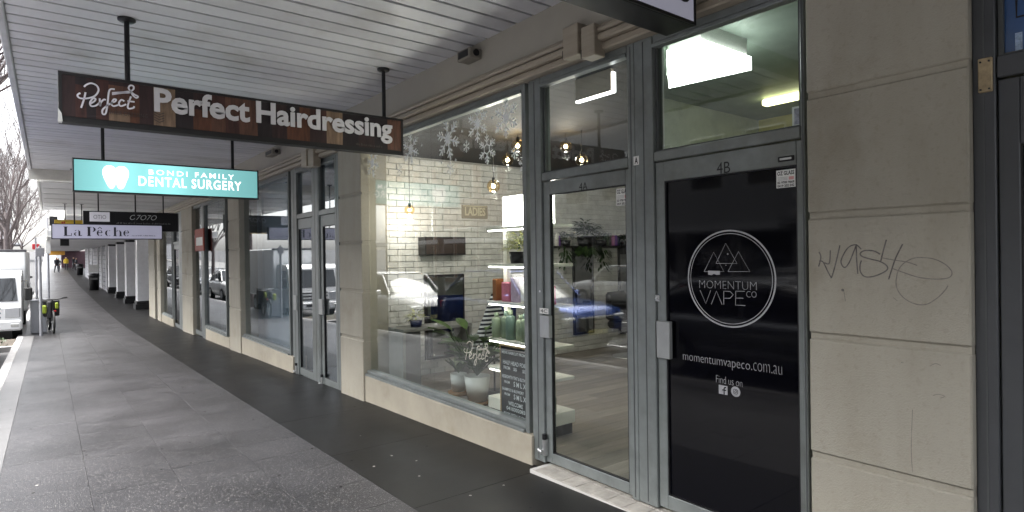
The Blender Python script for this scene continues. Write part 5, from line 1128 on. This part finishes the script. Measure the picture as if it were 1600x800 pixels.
# ------------------------------------------------------------------ parked cars (mostly seen as reflections in the shop windows)
def car(name, label, paint, loc, rz, suv=True, group=None):
    T = thing(name, label, 'car', loc, rz, group); L = 4.5; W = .92; H = 1.62 if suv else 1.42; gb = .22
    secs = [(-2.25,.45,.72,.70),(-2.15,.30,.92,.84),(-1.7,.24,1.0 if suv else .86,.90),(-.95,.24,1.06 if suv else .92,.92),(0,.22,1.05 if suv else .94,.93),(1.2,.24,1.07 if suv else .95,.92),(1.9,.28,1.05 if suv else .94,.88),(2.2,.40,.98 if suv else .88,.80),(2.25,.5,.8,.74)]
    def loft(secs_, cs):
        mb = MB(); n = len(cs); vs = []
        for (y, z0, z1, w_) in secs_: vs += [(w_*u, y, z0 + (z1-z0)*v) for u, v in cs]
        mb.add(vs, [(i*n+k, i*n+(k+1) % n, (i+1)*n+(k+1) % n, (i+1)*n+k) for i in range(len(secs_)-1) for k in range(n)], 0, True)
        mb.add(vs[:n], [tuple(range(n))[::-1]]); mb.add(vs[-n:], [tuple(range(n))]); return mb
    cs = [(-.80,0),(-.97,.15),(-1,.5),(-.98,.8),(-.88,.96),(-.6,1),(0,1.02),(.6,1),(.88,.96),(.98,.8),(1,.5),(.97,.15),(.80,0),(0,-.01)]
    loft(secs, cs).build('car_body', paint, T)
    hz = 1.04 if suv else .92
    cab_ = [(-1.0,hz-.05,hz+.0,.78),(-.35,hz-.05,H-.04,.70),(0,hz-.05,H,.71),(1.0,hz-.05,H-.01,.70),(1.55,hz-.05,H-.12,.68),(2.08,hz-.05,hz+.04,.74)]
    cs2 = [(-1.1,0),(-1.06,.5),(-.98,.85),(-.8,.98),(0,1.0),(.8,.98),(.98,.85),(1.06,.5),(1.1,0)]
    loft(cab_, cs2).build('window_glass', CARG, T)
    s = MB(); s.cbox(-.60, .60, -.22, 1.45, H - .03, H + .012, .02); s.build('roof', paint, T)
    s = MB()
    for sx in (-1, 1):
        s.tube([(sx*.80,-.98,hz+.01),(sx*.70,-.36,H-.05),(sx*.69,.4,H-.0),(sx*.68,1.4,H-.04),(sx*.74,2.0,hz+.08)], .028, 6)
        s.tube([(sx*.76,.35,hz),(sx*.70,.38,H-.05)], .03, 6)
    s.build('pillar_trim', paint, T)
    for sx in (-1, 1):
        s = MB(); s.cbox(sx*.50, sx*.83, -2.235, -2.05, .66, .80, .03); s.build('headlight', mat('headlamp', (.6, .62, .65), .1, var=0), T)
        s = MB(); s.cbox(sx*.55, sx*.80, 2.14, 2.26, .72, .90, .02); s.build('tail_light', mat('tail_red', (.4, .01, .01), .2, var=0), T)
        s = MB(); s.cbox(sx*.92, sx*1.08, -.72, -.62, hz, hz + .14, .03); s.build('mirror', paint, T)
        for yw in (-1.42, 1.35):
            s = MB(); s.tube([(sx*.72, yw, .34), (sx*.93, yw, .34)], .34, 22); wv = s.build('wheel', RUB, T); s = MB(); s.tube([(sx*.92, yw, .34), (sx*.945, yw, .34)], .22, 10); o = s.build('rim', CHROME); o.parent = wv
    s = MB(); s.cbox(-.46, .46, -2.29, -2.18, .52, .78, .02); s.build('grille', BLACK, T)
    s = MB(); s.cbox(-.85, .85, -2.27, -2.12, .28, .44, .04); s.build('bumper', BLACK, T)
    s = MB(); s.box(-.26, .26, -2.30, -2.28, .44, .54); s.build('number_plate', mat('plate_yellow', (.6, .55, .2), .5), T)
    return T
CB = mat('car_blue', (.012, .045, .20), .18, metal=.4, var=0); CWH = mat('car_white', (.75, .75, .75), .2, var=0); CG = mat('car_silver', (.35, .36, .38), .2, metal=.6, var=0); CK = mat('car_black', (.012, .012, .014), .15, var=0)
yc = 10.3; car('parked_car', 'blue SUV parked at the kerb, reflected in the salon glass', CB, (-2.02, yc, gz(yc) - .13), 0)
yc = 16.2; car('parked_car', 'white hatchback parked at the kerb behind the blue SUV', CWH, (-2.0, yc, gz(yc) - .13), 0, True)
yc = 4.2; car('parked_car', 'silver sedan parked at the kerb ahead of the blue SUV', CG, (-2.02, yc, gz(yc) - .13), 0, False)
for i, (yc, pm, lb) in enumerate(((3, CK, 'black car across the road opposite door 4B'), (9.5, CG, 'silver car across the road opposite the salon'), (16, CWH, 'white car across the road opposite the paired doors'), (23, CK, 'black car across the road farther up'))):
    car('parked_car', lb, pm, (-11.8, yc, gz(yc) - .13), pi, i % 2 == 0)
for yc, pm, lb in ((36, CWH, 'white car parked beyond the delivery truck'), (43, CG, 'silver car parked far down the kerb'), (52, CK, 'dark car parked farthest down the kerb')):
    car('parked_car', lb, pm, (-1.9, yc, gz(yc) - .13), 0)

# ------------------------------------------------------------------ garden bed at the kerb blister
s = MB(); s.box(-2.6, KX + .02, 19.0, 20.9, gz(20) - .2, gz(20) + .0); s.cbox(-2.7, KX + .03, 18.85, 19.0, gz(20) - .2, gz(20) + .03, .01, 1)
GB_ = s.build('garden_bed', [mat('mulch', (.05, .04, .03), .9, var=.5, scale=30, bump=1, bscale=40), CONC]); tag(GB_, kind='structure')
s = MB(); random.seed(11)
for i in range(160):
    a = random.uniform(0, 6.3); leaf(s, (random.uniform(-2.5, -.8), random.uniform(19.1, 20.8), gz(20)), (cos(a), sin(a), random.uniform(.4, 2)), random.uniform(.06, .16), .02, .03, random.choice((0, 1)), 2)
tag(s.build('low_planting', LEAF), kind='stuff')

# ------------------------------------------------------------------ bare street trees
BARK = mat('bark', (.085, .070, .072), .85, var=.3, scale=12, bump=.5, bscale=30)
def tree_mesh(seed, H, spread):
    rnd = random.Random(seed); trunk = MB(); crown = MB(); fork = H*.26
    trunk.tube([(0, 0, -.1), (.03, 0, fork*.5), (0, .03, fork), (.04, .02, fork*1.35)], [.13, .105, .09, .07], 9)
    def br(p, d, ln, r, lev):
        pts = [Vector(p)]; rs = [r]; d = Vector(d).normalized(); n = 4 if lev < 3 else 3
        for i in range(n):
            d = (d + Vector((rnd.gauss(0, .12), rnd.gauss(0, .12), .07 + rnd.gauss(0, .05)))).normalized(); pts.append(pts[-1] + d*ln/n); rs.append(max(.006, r*(1 - .62*(i+1)/n)))
        crown.tube(pts, rs, 5 if lev < 2 else 3, 0, False)
        if lev >= 4: return
        k = (4, 4, 4, 3, 3)[lev]
        for j in range(k):
            t = rnd.uniform(.3, 1.0) if j else 1.0; idx = min(n, max(1, int(t*n))); q = pts[idx]
            ax = d.cross(Vector((rnd.gauss(0, 1), rnd.gauss(0, 1), rnd.gauss(0, 1)))).normalized(); nd = Matrix.Rotation(rnd.uniform(.25, .75), 3, ax) @ d
            nd.z = abs(nd.z)*.9 + .22
            br(q, nd, ln*rnd.uniform(.55, .78), rs[idx]*.72, lev+1)
    for j in range(6):
        a = 2*pi*j/6 + rnd.uniform(-.3, .3); e = rnd.uniform(.85, 1.35); br((0, 0, fork*(1 + .05*j)), (cos(a)*cos(e)*spread, sin(a)*cos(e)*spread, sin(e)), H*.34, .045, 0)
    return trunk, crown
def tree(x, y, label, src=None, seed=1, H=7, spread=1.0, rz=0, sc_=1.0):
    T = thing('bare_tree', label, 'tree', (x, y, gz(y) - .02), rz, 'bare street trees')
    if src is None:
        a, b = tree_mesh(seed, H, spread); a.build('trunk', BARK, T); b.build('crown', BARK, T)
    else:
        for ch in src.children: c = ch.copy(); COL.objects.link(c); c.parent = T
        T.scale = (sc_,)*3
    return T
TA = tree(-1.22, 29.6, 'nearest bare tree rising behind the white truck', seed=5, H=11.5, spread=.85)
TB = tree(-1.9, 41, 'second bare tree beyond the truck', seed=9, H=9.5, spread=1.1)
tree(-2.0, 55, 'third bare tree down the kerb', TB, rz=2.0, sc_=1.0); tree(-2.5, 68, 'fourth bare tree, far down the street', TA, rz=1.0, sc_=1.1); tree(-2.2, 84, 'last bare tree at the far end of the kerb', TB, rz=4, sc_=1.1)
tree(-1.7, 13.3, 'bare tree at the kerb reflected in the frosted window', TA, rz=3.0, sc_=.9); tree(-1.7, 1.0, 'bare tree at the kerb behind the viewer, reflected in the 4B fanlight', TB, rz=.7, sc_=.9)

# ------------------------------------------------------------------ buildings across the road and at the end
def block(label, x0, x1, y0, y1, h, wallm, nb_, storeys, balcony=False, z0=None):
    z0 = gz((y0+y1)/2) - .3 if z0 is None else z0
    T = thing('building', label, 'building', ((x0+x1)/2, (y0+y1)/2, z0))
    s = MB(); s.box(x0, x1, y0, y1, z0, z0 + h); bld(s, 'wall', wallm, T)
    s = MB(); s.cbox(x0 - .1, x1 + .2, y0 - .1, y1 + .1, z0 + h, z0 + h + .4, .05); bld(s, 'parapet', WHITE, T)
    st = h / storeys; bw_ = (y1 - y0) / nb_
    s = MB(); s.box(x1, x1 + 1.9, y0, y1, z0 + 3.3, z0 + 3.6); bld(s, 'awning', SOFF, T)
    for i in range(nb_):
        for k in range(storeys):
            ya_, yb_ = y0 + bw_*(i + .18), y0 + bw_*(i + .82); za_, zb2 = z0 + st*k + st*.22, z0 + st*(k+1) - st*.18
            if k == 0: ya_, yb_, za_ = y0 + bw_*(i + .06), y0 + bw_*(i + .94), z0 + .6
            s = MB(); s.cbox(x1 - .02, x1 + .06, ya_, yb_, za_, zb2, .02); f = bld(s, 'window', WHITE, T)
            s = MB(); s.box(x1 + .055, x1 + .07, ya_ + .08, yb_ - .08, za_ + .08, zb2 - .08); o = s.build('pane', CARG); o.parent = f
            o.matrix_parent_inverse = Matrix.Identity(4)
    if balcony:
        for k in range(1, storeys):
            zf_ = z0 + st*k; s = MB(); s.box(x1, x1 + 1.5, y0, y1, zf_ - .12, zf_ + .04); s.cbox(x1 + 1.42, x1 + 1.5, y0, y1, zf_ + .95, zf_ + 1.03, .02)
            n2 = int((y1-y0)/.35)
            for j in range(n2): s.box(x1 + 1.44, x1 + 1.48, y0 + j*.35, y0 + j*.35 + .04, zf_, zf_ + .95)
            bld(s, 'balcony', WHITE, T)
        for j in range(int((y1-y0)/2.2) + 1):
            s = MB(); s.cbox(x1 + 1.38, x1 + 1.54, y0 + j*2.2, y0 + j*2.2 + .16, z0, z0 + h, .02); bld(s, 'post', WHITE, T)
    return T
block('white balconied terrace across the road opposite door 4B', -30, -19, -14, 12, 12.5, mat('render_sand', (.42, .38, .30), .8), 8, 3, True)
block('grey apartment block across the road opposite the salon', -30, -18.6, 12.3, 30, 13, mat('render_grey', (.30, .30, .30), .8), 6, 3)
block('brick shop building across the road farther on', -30, -19, 30.4, 52, 11, mat('render_brick', (.24, .13, .09), .8), 7, 2)
block('cream building across the road behind the viewer', -30, -19, -40, -14.4, 12, mat('render_cream', (.45, .42, .34), .8), 7, 3)
block('pale low building closing the far end of the street', -22, -6, 150, 170, 11, mat('render_far', (.42, .41, .42), .8), 5, 3)
